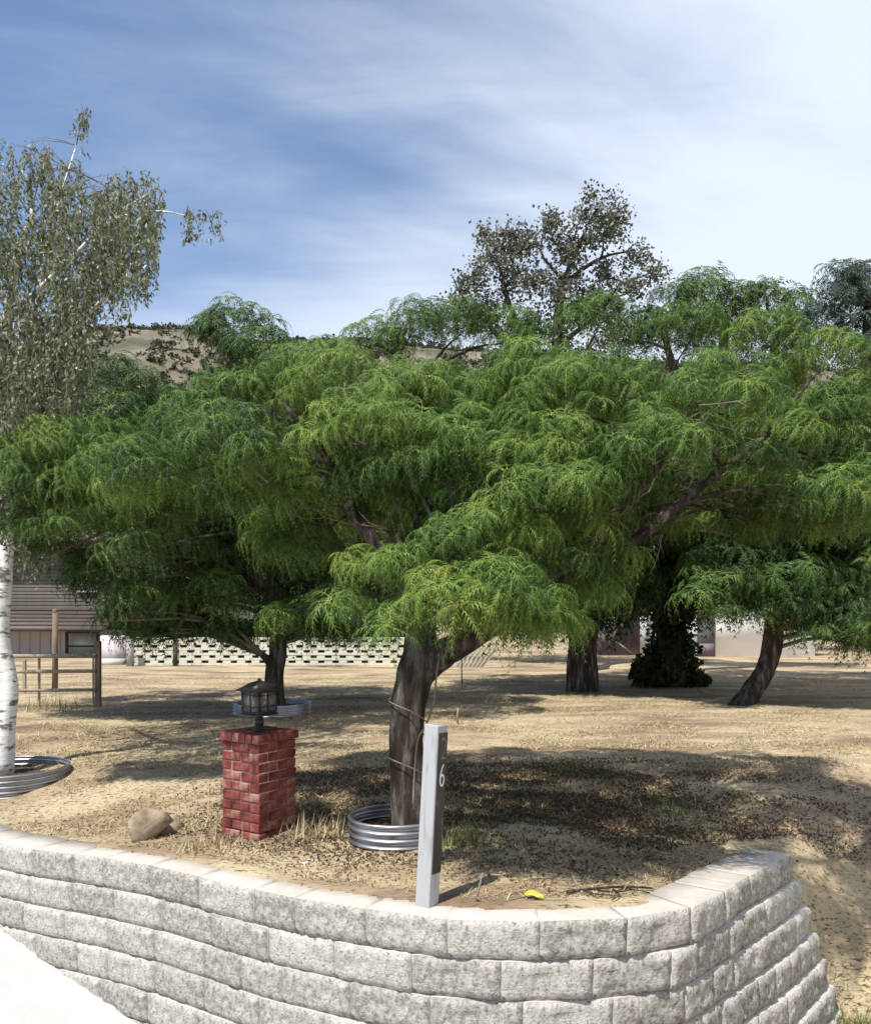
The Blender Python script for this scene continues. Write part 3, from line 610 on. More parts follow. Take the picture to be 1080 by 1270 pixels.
# grey-leaved airy tree
rs = np.random.RandomState(71); D = 22
t = thing('grey_leaved_tree', 'airy grey-leaved tree standing tallest against the sky, right of centre', 'tree', group='taller trees behind the field')
tm = MB()
tr = [([P(722, 835, D), P(722, 760, D), P(690, 600, D), P(690, 430, D), P(700, 350, D), P(735, 265, D)], [.35, .3, .24, .14, .09, .02]),
      ([P(680, 480, D), P(640, 400, D), P(620, 330, D), P(630, 275, D)], [.12, .08, .05, .015]), ([P(685, 500, D), P(620, 420, D), P(575, 370, D), (P(560, 340, D))], [.1, .06, .03, .01]),
      ([P(700, 350, D), P(745, 320, D), P(790, 310, D)], [.06, .04, .015]), ([P(690, 430, D), P(740, 390, D), P(770, 350, D)], [.08, .04, .015]), ([P(700, 350, D), P(670, 310, D), P(690, 265, D)], [.05, .03, .01])]
nodes = limbs(tm, tr, 8, 4, .08); tw = MB(); mb = MB()
for px, py, r in [(735, 255, 22), (765, 262, 14), (712, 280, 24), (745, 290, 25), (700, 310, 22), (640, 280, 20), (625, 295, 22), (655, 300, 16), (605, 320, 22), (585, 340, 18), (565, 358, 14), (630, 330, 24), (660, 345, 22), (690, 345, 20), (720, 340, 22), (755, 330, 16),
                  (785, 315, 16), (800, 335, 14), (610, 370, 24), (650, 380, 26), (700, 380, 26), (740, 370, 22), (580, 380, 16), (773, 360, 18), (680, 270, 12), (600, 270, 7), (640, 420, 26), (700, 420, 30), (750, 410, 26)]:
    c = P(px, py + 14, D) + np.array([0, rs.uniform(-.6, .6), 0]); rr = r / FPX * D * 1.15; nd = np.array(nodes); a = nd[np.argmin(np.linalg.norm(nd - c, axis=1))]
    tube(tw, [a, (a + c) / 2 + rs.normal(size=3) * .1, c], [.035, .022, .01], 4, cap=False)
    for _ in range(max(5, int(r * .55))):
        v = rs.normal(size=3); v /= np.linalg.norm(v); e = c + v * rr * rs.uniform(.4, 1.05); tube(tw, [c, (c + e) / 2 + rs.normal(size=3) * .04, e], [.012, .008, .004], 3, cap=False)
        K = rs.randint(40, 62); pp = e + rs.normal(size=(K, 3)) * .13; leaves(mb, pp, .095, rs, rs.uniform(0, 1, K), .2, .75)
tm.build('trunk', M['bark'], t, smooth=True); mb.build('foliage', M['leaf_euc'], t, kind='stuff'); tw.build('twigs', M['bark'], t, kind='stuff')

# dark dense trees at the back that close the gaps
def dense(label, tx, cx, cy, rx, ry, z0, z1, seed, n=26, matl='leaf_dark', name='dense_tree', sc_=.16):
    rs = np.random.RandomState(seed); t = thing(name, label, 'tree', group='dark trees at the back of the field'); mb = MB(); tm = MB()
    tube(tm, [(tx, cy, -.1), (tx + .1, cy, z0 + .3), (cx, cy, (z0 + z1) / 2)], [.22, .18, .08], 8); tm.build('trunk', M['bark'], t, smooth=True)
    for _ in range(n):
        v = rs.normal(size=3); v /= np.linalg.norm(v); q = rs.uniform(.5, .95); c = np.array([cx, cy, (z0 + z1) / 2]) + v * q * [rx, ry, (z1 - z0) / 2]; r = rs.uniform(.5, .9) * min(rx, (z1 - z0) / 2) * .5
        K = 420; u = rs.normal(size=(K, 3)); u /= np.linalg.norm(u, axis=1, keepdims=True); leaves(mb, c + u * r * rs.uniform(.6, 1.05, (K, 1)) * [1, 1, .8], sc_, rs, rs.uniform(0, .6) + rs.uniform(-.2, .4, K), .3, .6)
    mb.build('foliage', M[matl], t, kind='stuff')
dense('rounded dark tree far back, left of the straight-trunked tree', 4.5, 3.0, 26, 3.4, 2, 1.5, 7, 81)
dense('rounded dark tree far back behind the ivy-wrapped trunk', 9.0, 9.4, 34, 4.4, 2, 1.6, 8.2, 82)
dense('rounded dark tree far back at the right edge', 17, 16.4, 33, 4.4, 2, 1.4, 8.2, 83)
dense('dark bushy tree behind the cream breeze-block wall', -2.6, -2.6, 27, 3.0, 2, .6, 6, 84)
dense('dark bushy tree between the brown house and the breeze-block wall', -7.6, -7.6, 27, 2.6, 2, 1.2, 6.2, 85)

# ---- birch
rs = np.random.RandomState(91); D = 8.3
t = thing('white_barked_tree', 'white-barked tree with hanging grey-olive leaves at the left edge', 'tree')
tm = MB()
tr = [([P(4, 962, D), P(8, 900, D), P(12, 850, D), P(2, 790, D), P(6, 720, D), P(8, 640, D), P(-5, 520, D), P(10, 380, D), P(40, 260, D)], [.10, .085, .08, .075, .07, .065, .055, .04, .02]),
      ([P(-30, 962, D + .05), P(-18, 880, D + .05), P(-2, 815, D), P(2, 780, D)], [.08, .07, .06, .05]),
      ([P(-5, 540, D), P(60, 440, D - .2), P(110, 370, D - .3), P(140, 320, D - .3)], [.04, .03, .022, .01]), ([P(-5, 520, D), P(40, 400, D + .3), P(60, 300, D + .4), P(95, 180, D + .4)], [.04, .03, .022, .006]),
      ([P(5, 400, D), P(80, 330, D), P(140, 270, D), P(185, 240, D)], [.035, .025, .018, .006]), ([P(60, 440, D - .2), P(130, 370, D - .5), P(165, 340, D - .6)], [.025, .018, .006]),
      ([P(10, 380, D), P(-40, 280, D), P(-80, 200, D)], [.03, .025, .01]), ([P(140, 270, D), P(200, 262, D), P(262, 276, D)], [.015, .009, .003]), ([P(-5, 520, D), P(-80, 420, D + .3), P(-140, 340, D + .5)], [.04, .03, .01])]
nodes = limbs(tm, tr, 12, 4, .05); tm.build('trunk', M['birch'], t, smooth=True)
mb = MB(); tw = MB(); nd = np.array(nodes)
def strand(p, ln):
    k = max(3, int(ln / .09)); dirh = rs.normal(size=2) * .10; pts = [p]
    for j in range(k): pts.append(pts[-1] + np.array([dirh[0] * .1, dirh[1] * .1, -.09]) + rs.normal(size=3) * .012)
    tube(tw, pts, list(np.linspace(.0025, .001, len(pts))), 3, cap=False)
    K = k * 7; ii = rs.uniform(0, k - .01, K); a = np.array(pts); i0 = ii.astype(int); pp = a[i0] + (a[i0 + 1] - a[i0]) * (ii - i0)[:, None]
    leaves(mb, pp + rs.normal(size=(K, 3)) * .016, .052, rs, np.clip(rs.normal(.40, .26, K), 0, 1), 1.6, .38)
ell = [(120, 290, 75, 50, 150), (160, 255, 48, 35, 90), (150, 330, 45, 30, 50), (20, 250, 85, 70, 170), (75, 215, 30, 25, 22), (104, 150, 10, 12, 7), (20, 350, 95, 70, 230), (100, 370, 32, 30, 50), (40, 440, 80, 50, 220), (10, 490, 85, 45, 190), (250, 272, 26, 5, 12), (-80, 300, 80, 120, 90), (-90, 430, 70, 80, 50), (70, 480, 35, 25, 24), (15, 550, 45, 50, 36), (5, 620, 30, 45, 26), (40, 690, 30, 16, 9), (55, 610, 30, 40, 12)]
for (px, py, ra, rb, n) in ell:
    for _ in range(n):
        a = rs.uniform(0, 6.28); q = math.sqrt(rs.rand()); dd_ = D + (rs.uniform(-1.1, 1.1) if n > 20 else rs.uniform(-.2, .2)); p = P(px + ra * q * math.cos(a), py - 12 + rb * q * math.sin(a), dd_)
        strand(p, rs.uniform(.25, .6) if n > 20 else rs.uniform(.12, .32))
        if rs.rand() < .3:
            b = nd[np.argmin(np.linalg.norm(nd - p, axis=1) + 1.5 * (nd[:, 2] > p[2]))]; (np.linalg.norm(b - p) < .75) and tube(tw, [b, (b * .7 + p * .3) + np.array([0, 0, .03]), (b * .3 + p * .7) + np.array([0, 0, .04]), p], [.006, .0045, .003, .0015], 3, cap=False)
mb.build('foliage', M['leaf_birch'], t, kind='stuff'); tw.build('twigs', M['twig'], t, kind='stuff')

# ------------------------------------------------------------------ steel rings
def ring(label, x, y, r, h, soil=True):
    z = float(gz(np.array([x]), np.array([y]))[0]); t = thing('steel_tree_ring', label, 'tree ring', (x, y, z - .03), group='corrugated steel rings round the trees')
    n = 40; pr = []
    for k in range(n + 1):
        q = k / n; pr.append((r + .014 * math.cos(q * 2 * math.pi * 4), q * h))
    pr += [(r + .012, h + .006), (r + .002, h + .012), (r - .010, h + .006)]
    pr += [(a - .006, b) for a, b in pr[n::-1]]
    m_ = MB(); lathe(m_, pr, 72); o = m_.build('ring_wall', M['galv'], t, smooth=True)
    m_ = MB(); a = np.arange(40) * 2 * math.pi / 40; V = [[0, 0, h * .55]]
    for q in (.35, .7, .985):
        V += [[r * q * math.cos(b), r * q * math.sin(b), h * .55 + random.uniform(-.015, .015)] for b in a]
    F = [[0, 1 + i, 1 + (i + 1) % 40] for i in range(40)]; Q = [[1 + k * 40 + i, 41 + k * 40 + i, 41 + k * 40 + (i + 1) % 40, 1 + k * 40 + (i + 1) % 40] for k in range(2) for i in range(40)]
    m_.add(V, [np.array(F), np.array(Q)]); m_.build('soil', M['soil'], t, smooth=True)
ring('corrugated steel ring round the big middle tree, behind the white post', (490 - 540) / FPX * 5.72, 5.72, .305, .19)
ring('corrugated steel ring round the white-barked tree at the left edge', (5 - 540) / FPX * 8.15, 8.15, .58, .19)
ring('distant corrugated steel ring round the tree behind the lantern', (338 - 540) / FPX * 12.6, 12.6, .56, .19)

# ------------------------------------------------------------------ brick pillar
PX, PY = (321 - 540) / FPX * 6.0, 6.02
pz = -.01
pil = thing('brick_pillar', 'short square red brick pillar carrying a lantern, left of the big tree', 'brick pillar', (PX, PY, pz), (0, 0, R(-34)))
S, TH, CH = .364, .088, .068; rs = random.Random(5)
bmesh_c = {}
def brick_me(s, k):
    key = (round(s[0], 3), round(s[1], 3), round(s[2], 3), k)
    if key not in bmesh_c:
        me = bevel_box('brick', s, .005, 1, .0022, hash(key) % 999 if False else k * 17 + int(s[0] * 1000)); me.materials.append(M['brick']); bmesh_c[key] = me
    return bmesh_c[key]
def brick(c, s, rz=0):
    o = link('brick', brick_me(s, rs.randrange(3)), pil, (c[0] + rs.uniform(-.003, .003), c[1] + rs.uniform(-.003, .003), c[2]), (0, rs.uniform(-.01, .01), rz + rs.uniform(-.012, .012)))
for r_ in range(-1, 9):
    z = CH * (r_ + .5); L2 = (S - .010) / 2; H_ = S / 2 - TH / 2; inn = S - 2 * TH - .02
    for sg in (-1, 1):
        for sx in (-1, 1):
            if r_ % 2: brick((sx * (L2 + .010) / 2, sg * H_, z), (L2, TH, .058))
            else: brick((sg * H_, sx * (L2 + .010) / 2, z), (L2, TH, .058), R(90))
        if r_ % 2: brick((sg * H_, 0, z), (inn, TH, .058), R(90))
        else: brick((0, sg * H_, z), (inn, TH, .058))
z = CH * 9 + .032; S2 = S + .035; W = S2 / 6
for sg in (-1, 1):
    for k in range(6):
        brick((-S2 / 2 + W * (k + .5), sg * (S2 / 2 - .055), z), (W - .009, .11, .062 + rs.uniform(-.004, .003)))
    for k in range(3):
        brick((sg * (S2 / 2 - .055), -(S2 - .22) / 2 + (S2 - .22) / 3 * (k + .5), z), ((S2 - .22) / 3 - .009, .11, .062), R(90))
m_ = MB(); box(m_, (0, 0, CH * 4.5), (S - .016, S - .016, CH * 9 - .004)); box(m_, (0, 0, CH * 9 + .027), (S2 - .02, S2 - .02, .052)); m_.build('mortar', M['mortar'], pil)
ptop = pz + CH * 9 + .062
# lantern
lan = thing('post_lantern', 'dark bronze lantern with clear panes standing on the brick pillar', 'lantern', (PX, PY, ptop - .004), (0, 0, R(-34))); lan.scale = (.93, .93, .93)
m_ = MB(); lathe(m_, [(.0, 0), (.05, 0), (.052, .012), (.03, .02), (.027, .035), (.036, .05), (.036, .085), (.022, .105), (.02, .118), (.045, .124), (0, .124)], 20); m_.build('neck', M['bronze'], lan, smooth=False)
zb = .124; hw = .088
m_ = MB(); box(m_, (0, 0, zb + .006), (.205, .205, .012)); box(m_, (0, 0, zb + .02), (.185, .185, .016)); m_.build('base_plate', M['bronze'], lan)
for sx in (-1, 1):
    for sy in (-1, 1):
        m_ = MB(); box(m_, (sx * hw, sy * hw, zb + .028 + .075), (.014, .014, .15)); m_.build('frame_post', M['bronze'], lan)
for k in range(4):
    a = k * math.pi / 2; m_ = MB(); box(m_, (0, 0, 0), (.158, .003, .146)); o = m_.build('pane', M['glass'], lan, loc=(math.sin(a) * hw, -math.cos(a) * hw, zb + .103)); o.rotation_euler = (0, 0, a)
    m_ = MB(); box(m_, (0, -.004, 0), (.006, .008, .146)); box(m_, (0, -.004, .05), (.158, .008, .006)); box(m_, (0, -.004, -.035), (.158, .008, .006)); m_.build('glazing_bar', M['bronze'], o)
m_ = MB(); box(m_, (0, 0, zb + .182), (.20, .20, .012)); 
v = np.array([[-.128, -.128, 0], [.128, -.128, 0], [.128, .128, 0], [-.128, .128, 0], [-.05, -.05, .058], [.05, -.05, .058], [.05, .05, .058], [-.05, .05, .058], [0, 0, .078]]) + [0, 0, zb + .188]
m_.add(v, [np.array([[0, 3, 2, 1], [0, 1, 5, 4], [1, 2, 6, 5], [2, 3, 7, 6], [3, 0, 4, 7]]), np.array([[4, 5, 8], [5, 6, 8], [6, 7, 8], [7, 4, 8]])]); m_.build('roof', M['bronze'], lan)
m_ = MB(); lathe(m_, [(0, .145), (.012, .14), (.014, .06), (.018, .02), (.018, 0)], 10, (0, 0, zb + .03)); m_.build('candle_tube', M['white_wall'], lan, smooth=True)
m_ = MB(); lathe(m_, [(.014, -.004), (.016, .006), (.008, .012), (0, .02)], 10, (0, 0, zb + .264)); m_.build('finial', M['bronze'], lan)

# ------------------------------------------------------------------ address post
DP = 4.42; px0 = (529 - 540) / FPX * DP
post = thing('address_post', 'white square address post with a black number strip, behind the retaining wall', 'address post', (px0, DP, -.05), (R(-1.7), R(2.4), R(-36)))
me = bevel_box('post', (.089, .089, 1.0), .004); me.materials.append(M['white_paint']); link('post', me, post, (0, 0, .47))
me = bevel_box('number_strip', (.007, .070, .73), .001); me.materials.append(M['black_plate']); strip = link('number_strip', me, post, (.0475, .004, .565))
def digit(ch, z, hgt, matl, sx=.50):
    cu = bpy.data.curves.new('digit', 'FONT'); cu.body = ch; cu.size = 1; cu.extrude = .006; cu.offset = -.018; cu.align_x = 'CENTER'; cu.align_y = 'CENTER'; cu.resolution_u = 6
    tmp = bpy.data.objects.new('digit', cu); col.objects.link(tmp); dg = bpy.context.evaluated_depsgraph_get(); me = bpy.data.meshes.new_from_object(tmp.evaluated_get(dg))
    bpy.data.objects.remove(tmp); bpy.data.curves.remove(cu)
    co = np.array([v.co[:] for v in me.vertices]); lo, hi = co.min(0), co.max(0); ctr = (lo + hi) / 2; k = hgt / (hi[1] - lo[1])
    for v in me.vertices: c = Vector(v.co); v.co = (c.z * .25 + .0, (c.x - ctr[0]) * k * sx * 1.1, (c.y - ctr[1]) * k)
    me.materials.append(matl); return link('digit', me, strip, (.0045, 0, z))
digit('2', .285, .115, M['digit_worn']); digit('6', .145, .118, M['digit'])

# ------------------------------------------------------------------ breeze-block wall
D = 24.0; bw = thing('breeze_block_wall', 'low cream wall of staggered open blocks across the back of the field', 'wall', (0, D, 0))
bme = bevel_box('block', (.225, .15, .076), .004); bme.materials.append(M['breeze']); 
x0, x1 = (168 - 540) / FPX * D, (512 - 540) / FPX * D; z0w = float(gz(np.array([(x0 + x1) / 2]), np.array([D]), False)[0])
pitch = .41
for r_ in range(5):
    x = x0 + .15 + (pitch / 2 if r_ % 2 else 0)
    while x < x1:
        link('block', bme, bw, (x + random.uniform(-.01, .01), random.uniform(-.006, .006), z0w + .115 + r_ * .146)); x += pitch
cme = bevel_box('course_slab', (.81, .16, .068), .004); cme.materials.append(M['breeze'])
x = x0 + .4
while x < x1 + .3:
    for r_ in range(6): link('course_slab', cme, bw, (x + random.uniform(-.005, .005), random.uniform(-.006, .006), z0w + .042 + r_ * .146))
    x += .815
for px, mt, wd in ((219, 'frame', .11), (505, 'breeze', .16)):
    m_ = MB(); box(m_, (0, 0, 0), (wd, .22, .74)); m_.build('pier', M[mt], bw, loc=((px - 540) / FPX * D, -.03, z0w + .37))
# dark hedge behind it
rs = np.random.RandomState(95)
t = thing('hedge', 'dark low hedge showing through the openings of the cream wall', 'hedge'); mb = MB(); K = 26000
leaves(mb, np.stack([rs.uniform(x0 - .2, x1 + .6, K), 25.0 + rs.normal(size=K) * .22, rs.uniform(0, 1.25, K)], 1), .14, rs, rs.uniform(0, .8, K), .2, .6); mb.build('foliage', M['leaf_dark'], t, kind='stuff')
m_ = MB()
for x in np.arange(x0, x1, .6): tube(m_, [(x, 25, -.05), (x + .1, 25, .5), (x, 25.05, 1.0)], [.03, .02, .01], 5)
m_.build('stems', M['bark'], t, kind='stuff')
# pale ribbed slats leaning right of the big trunk
t = thing('slat_stack', 'stack of pale slats leaning low, seen just right of the big trunk', 'slat pile', (*P(590, 826, 23)[:2], 0))
me = bevel_box('slat', (.07, .03, .75), .004); me.materials.append(M['breeze'])
for k in range(8): link('slat', me, t, (-.45 + k * .12, k * .012, .30), (R(12), R(24 + k * 2), 0))

# ------------------------------------------------------------------ house left
D = 30.0; hs = thing('brown_house', 'brown sided house with pale lower wall behind the rail fence at left', 'house', (0, D, 0))
def Xp(px, d=D): return (px - 540) / FPX * d
def Zp(py, d=D): return EYE - (py - HOR) / FPX * d
xa, xb = Xp(-60), Xp(150)
m_ = MB(); box(m_, ((xa + xb) / 2, 3.2, 2.0), (xb - xa, 6, 4.2)); m_.build('wall', M['frame'], hs)
sid = bevel_box('siding_plank', (xb - xa, .05, .12), .006); sid.materials.append(M['siding'])
z = Zp(757)
while z < Zp(668): link('siding_plank', sid, hs, ((xa + xb) / 2, .16, z), (R(-9), 0, 0)); z += .125
rib = bevel_box('roof_rib', (Xp(146) - xa, .06, .07), .01); rib.materials.append(M['roofmetal'])
m_ = MB(); L_ = Xp(146) - xa; za, zb_ = Zp(781, 28.8), Zp(757); 
m_.add([[-L_ / 2, -1.2, za], [L_ / 2, -1.2, za], [L_ / 2, .1, zb_], [-L_ / 2, .1, zb_], [-L_ / 2, -1.2, za - .06], [L_ / 2, -1.2, za - .06], [L_ / 2, .1, zb_ - .06], [-L_ / 2, .1, zb_ - .06]], BOXF[:, ::-1]); m_.build('porch_roof', M['roofmetal'], hs, loc=((xa + Xp(146)) / 2, 0, 0))
for k in range(6):
    q = k / 5; link('roof_rib', rib, hs, ((xa + Xp(146)) / 2, -1.2 + 1.28 * q, za + (zb_ - za) * q + .03))
m_ = MB(); zt = Zp(781); box(m_, (0, 0, (zt - .1) / 2), (xb - xa, .08, zt + .1)); m_.build('lower_wall', M['palewall'], hs, loc=((xa + xb) / 2, .12, 0))
pn = bevel_box('wall_panel', (.34, .03, zt - .05), .006); pn.materials.append(M['palewall'])
x = Xp(18)
while x < Xp(82): link('wall_panel', pn, hs, (x, .06, zt / 2)); x += .36
fr = MB(); wx0, wx1, wz0, wz1 = Xp(83), Xp(121), Zp(812), Zp(784)
for bx in (((wx0 + wx1) / 2, .03, wz1, wx1 - wx0 + .1, .06, .09), (wx0, .03, (wz0 + wz1) / 2, .1, .06, wz1 - wz0 - .09), (wx1, .03, (wz0 + wz1) / 2, .06, .06, wz1 - wz0 - .09), ((wx0 + wx1) / 2, .03, wz0 + .3, wx1 - wx0 - .1, .05, .05)):
    box(fr, bx[:3], bx[3:])
wf = fr.build('window', M['frame'], hs); m_ = MB(); box(m_, ((wx0 + wx1) / 2, .06, (wz0 + wz1) / 2), (wx1 - wx0 - .09, .02, wz1 - wz0 - .09)); m_.build('pane', M['pane'], wf)
m_ = MB(); a, b, c, d = Xp(95), Xp(120), Zp(734), Zp(708)
for bx in (((a + b) / 2, .1, d, b - a, .08, .07), ((a + b) / 2, .1, c, b - a, .08, .07), (a, .1, (c + d) / 2, .06, .08, d - c - .07), (b, .1, (c + d) / 2, .06, .08, d - c - .07), ((a + b) / 2, .1, (c + d) / 2, .05, .08, d - c - .07)): box(m_, bx[:3], bx[3:])
wf = m_.build('window', M['white_wall'], hs, label='small upper window with white frame'); m_ = MB(); box(m_, ((a + b) / 2, .12, (c + d) / 2), (b - a - .06, .02, d - c - .07)); m_.build('pane', M['pane'], wf)
m_ = MB(); box(m_, (Xp(10), -.95, Zp(790, 28.8) / 2), (.12, .12, Zp(780, 28.8))); m_.build('porch_post', M['post'], hs)
# main roof
m_ = MB(); v = np.array([[xa - .5, -.5, 4.1], [xb + .4, -.5, 4.1], [xb + .4, 3.2, 5.2], [xa - .5, 3.2, 5.2], [xb + .4, 6.8, 4.1], [xa - .5, 6.8, 4.1]])
m_.add(np.concatenate([v, v - [0, 0, .15]]), np.array([[0, 1, 2, 3], [3, 2, 4, 5], [6, 9, 8, 7], [9, 11, 10, 8], [0, 6, 7, 1], [5, 4, 10, 11]])); m_.build('roof', M['roofmetal'], hs)
# low pale wall with white end post
t = thing('low_garden_wall', 'low pale pink wall ending in a white post beside the breeze-block wall', 'wall', (0, 25, 0))
m_ = MB(); box(m_, ((Xp(126, 25) + Xp(160, 25)) / 2, 0, .40), (Xp(160, 25) - Xp(126, 25), .15, .86)); m_.build('wall_body', M['palewall'], t)
m_ = MB(); box(m_, ((Xp(126, 25) + Xp(160, 25)) / 2, -.3, .06), (Xp(160, 25) - Xp(126, 25), .5, .2)); m_.build('plinth', M['concrete'], t)
m_ = MB(); box(m_, (Xp(162, 23.6), -1.4, .36), (.14, .2, .82)); m_.build('end_post', M['white_paint'], t)

# ------------------------------------------------------------------ right buildings
D = 30; sh = thing('mauve_shed', 'plain mauve shed with a curved roof between the two tree trunks', 'shed', (0, D, 0))
xa, xb = Xp(744), Xp(799); m_ = MB(); pr = []; nseg = 12
for k in range(nseg + 1):
    q = k / nseg; pr.append((xa + (xb - xa + 1.2) * q, .95 + 1.15 * math.sin(min(1, q * 1.5) * math.pi / 2)))
pr = [(xa, -.1)] + pr + [(xb + 1.2, -.1)]; n = len(pr)
pr = [(min(x, xb - .02), z) for x, z in pr]
V = [[x, 0, z] for x, z in pr] + [[x, 4, z] for x, z in pr]; m_.add(V, [np.array([[i, (i + 1) % n, (i + 1) % n + n, i + n] for i in range(n)])[:, ::-1], np.array([[0, i, i + 1] for i in range(1, n - 1)])]); m_.build('shed_body', M['mauve'], sh)
m_ = MB(); tube(m_, [(xa - .25, -.3, -.05), (xa - .25, -.3, .95)], [.05, .045], 8); m_.build('corner_post', M['rail'], sh)
m_ = MB(); tube(m_, [(Xp(762), -.12, Zp(795)), (Xp(784), -.05, Zp(811))], [.03, .03], 6); m_.build('brace', M['rail'], sh)
t = thing('white_building', 'long white building with a dark grey door, seen low behind the trees at right', 'building', (0, 29, 0))
xa, xb = Xp(802, 29), Xp(1010, 29); m_ = MB(); box(m_, ((xa + xb) / 2, 2.5, 1.3), (xb - xa, 5, 2.8)); m_.build('wall', M['white_wall'], t)
m_ = MB(); box(m_, ((xa + xb) / 2, 2.5, 2.78), (xb - xa + .5, 5.5, .16)); m_.build('roof', M['grey_door'], t)
m_ = MB(); box(m_, ((Xp(864, 29) + Xp(886, 29)) / 2, -.02, .85), (Xp(886, 29) - Xp(864, 29), .05, 1.7)); m_.build('door', M['grey_door'], t)
m_ = MB(); box(m_, ((Xp(866, 29) + Xp(884, 29)) / 2, -.06, .25), (Xp(884, 29) - Xp(866, 29), .03, .4)); m_.build('door_panel', M['mauve'], t)

# ------------------------------------------------------------------ rail fence at left
D = 13.5; ft = thing('rail_fence', 'weathered rail fence with three rails behind the white-barked tree', 'fence', (0, D, 0))
def fpost(px, y0, y1, wd, mt='post', d=D):
    me = bevel_box('post', (wd, wd, Zp(y0, d) - Zp(y1, d)), .006); me.materials.append(M[mt]); link('post', me, ft, (Xp(px, d), d - D, (Zp(y0, d) + Zp(y1, d)) / 2))
fpost(122, 795, 880, .085); fpost(116, 812, 880, .025, 'rail'); fpost(49, 814, 880, .035, 'rail'); fpost(-40, 800, 880, .085); fpost(31, 818, 860, .05, 'rail', 15)
for py, r in ((813, .034), (832, .028), (855, .026)):
    m_ = MB(); tube(m_, [(Xp(-40, D), -.06, Zp(py, D)), (Xp(40, D), -.062, Zp(py + .8, D)), (Xp(121, D), -.06, Zp(py, D))], [r] * 3, 8); m_.build('rail', M['rail'], ft)
t = thing('tall_wooden_post', 'tall thin brown post standing beyond the rail fence', 'post', (Xp(68.5, 16), 16, 0)); m_ = MB(); tube(m_, [(0, 0, -.1), (0.01, 0, Zp(757, 16))], [.055, .05], 8); m_.build('shaft', M['post'], t)
m_ = MB(); lathe(m_, [(.0, .03), (.05, .02), (.058, 0), (.058, -.03)], 8, (0.01, 0, Zp(757, 16))); m_.build('cap', M['post'], t)

# ------------------------------------------------------------------ small things
def rock(label, px, py, sz, seed, group, mt='stone', d=None):
    d = d or EYE * FPX / (py - HOR); x = (px - 540) / FPX * d; z = float(gz(np.array([x]), np.array([d]))[0]); rs = np.random.RandomState(seed)
    v = IV2 + (rs.rand(3) - .5) * 0; nrm = rs.normal(size=(8, 3)); nrm /= np.linalg.norm(nrm, axis=1, keepdims=True); v = v.copy()
    for q in nrm: h = v @ q; v -= np.clip(h - rs.uniform(.30, .62), 0, 9)[:, None] * q
    v = v * np.array(sz) * 1.6 + rs.normal(size=v.shape) * .09 * sz[0]; m_ = MB(); m_.add(v, IF2); m_.build('rock', M[mt], loc=(x, d, z + sz[2] * .45), label=label, category='rock', group=group)
rock('large tan rock lying left of the brick pillar', 182, 1022, (.13, .11, .11), 3, 'tan rocks beside the pillar')
rock('tan rock leaning against the right side of the larger rock near the pillar', 206, 1014, (.10, .10, .10), 4, 'tan rocks beside the pillar')
rock('small pale pebble on the soil between pillar and steel ring', 377, 1061, (.022, .018, .014), 5, 'tan rocks beside the pillar', 'concrete')
t = thing('dead_stick', 'short upright pale stick just right of the address post', 'stick', (*P(588, 1128, 4.4)[:2], -.05)); m_ = MB(); tube(m_, [(0, 0, 0), (.02, .02, .09), (.045, .03, .19)], [.006, .006, .004], 6); m_.build('stem', M['twig'], t)
m_ = MB(); tube(m_, [(.01, .01, .07), (.05, .0, .04), (.07, .0, .03)], [.004, .003, .002], 5); m_.build('side_twig', M['twig'], t)
def lay(pts, r0, r1, m_):
    q = []
    for px, py in pts:
        d = EYE * FPX / (py - HOR) * 1.015; x = (px - 540) / FPX * d; q.append((x, d, float(gz(np.array([x]), np.array([d]))[0]) + r0 + .008))
    sp, sr = spline(q, list(np.linspace(r0, r1, len(q))), 3); tube(m_, sp, sr, 6)
t = thing('dead_branch', 'dead dark branch lying on the soil behind the right half of the wall', 'branch')
m_ = MB(); lay([(703, 1113), (735, 1107), (770, 1099), (808, 1092)], .011, .005, m_); m_.build('stem', M['bark'], t)
for pts in ([(735, 1107), (760, 1108), (785, 1102)], [(760, 1102), (768, 1112), (758, 1120)], [(715, 1110), (740, 1113), (765, 1113)], [(770, 1099), (790, 1102), (805, 1100)]):
    m_ = MB(); lay(pts, .006, .003, m_); m_.build('side_twig', M['bark'], t)
d = 4.45; x = Xp(662, d); z = float(gz(np.array([x]), np.array([d]))[0]); m_ = MB()
V = []; n = 8
for k in range(n + 1):
    q = k / n; wv = .028 * math.sin(math.pi * min(1, q * 1.05 + .03)) ** .7; V += [[-.05 + .1 * q, -wv, .012 + .012 * math.sin(q * 5)], [-.05 + .1 * q, 0, .004 + .010 * math.sin(q * 5)], [-.05 + .1 * q, wv, .02 + .012 * math.sin(q * 4)]]
F = [[3 * k + j, 3 * k + 3 + j, 3 * k + 4 + j, 3 * k + 1 + j] for k in range(n) for j in range(2)]
m_.add(V, np.array(F)); o = m_.build('yellow_leaf', M['yellow'], loc=(x, d, z + .008), label='curled yellow leaf on the soil just behind the wall', category='leaf'); o.modifiers.new('t', 'SOLIDIFY').thickness = .0015
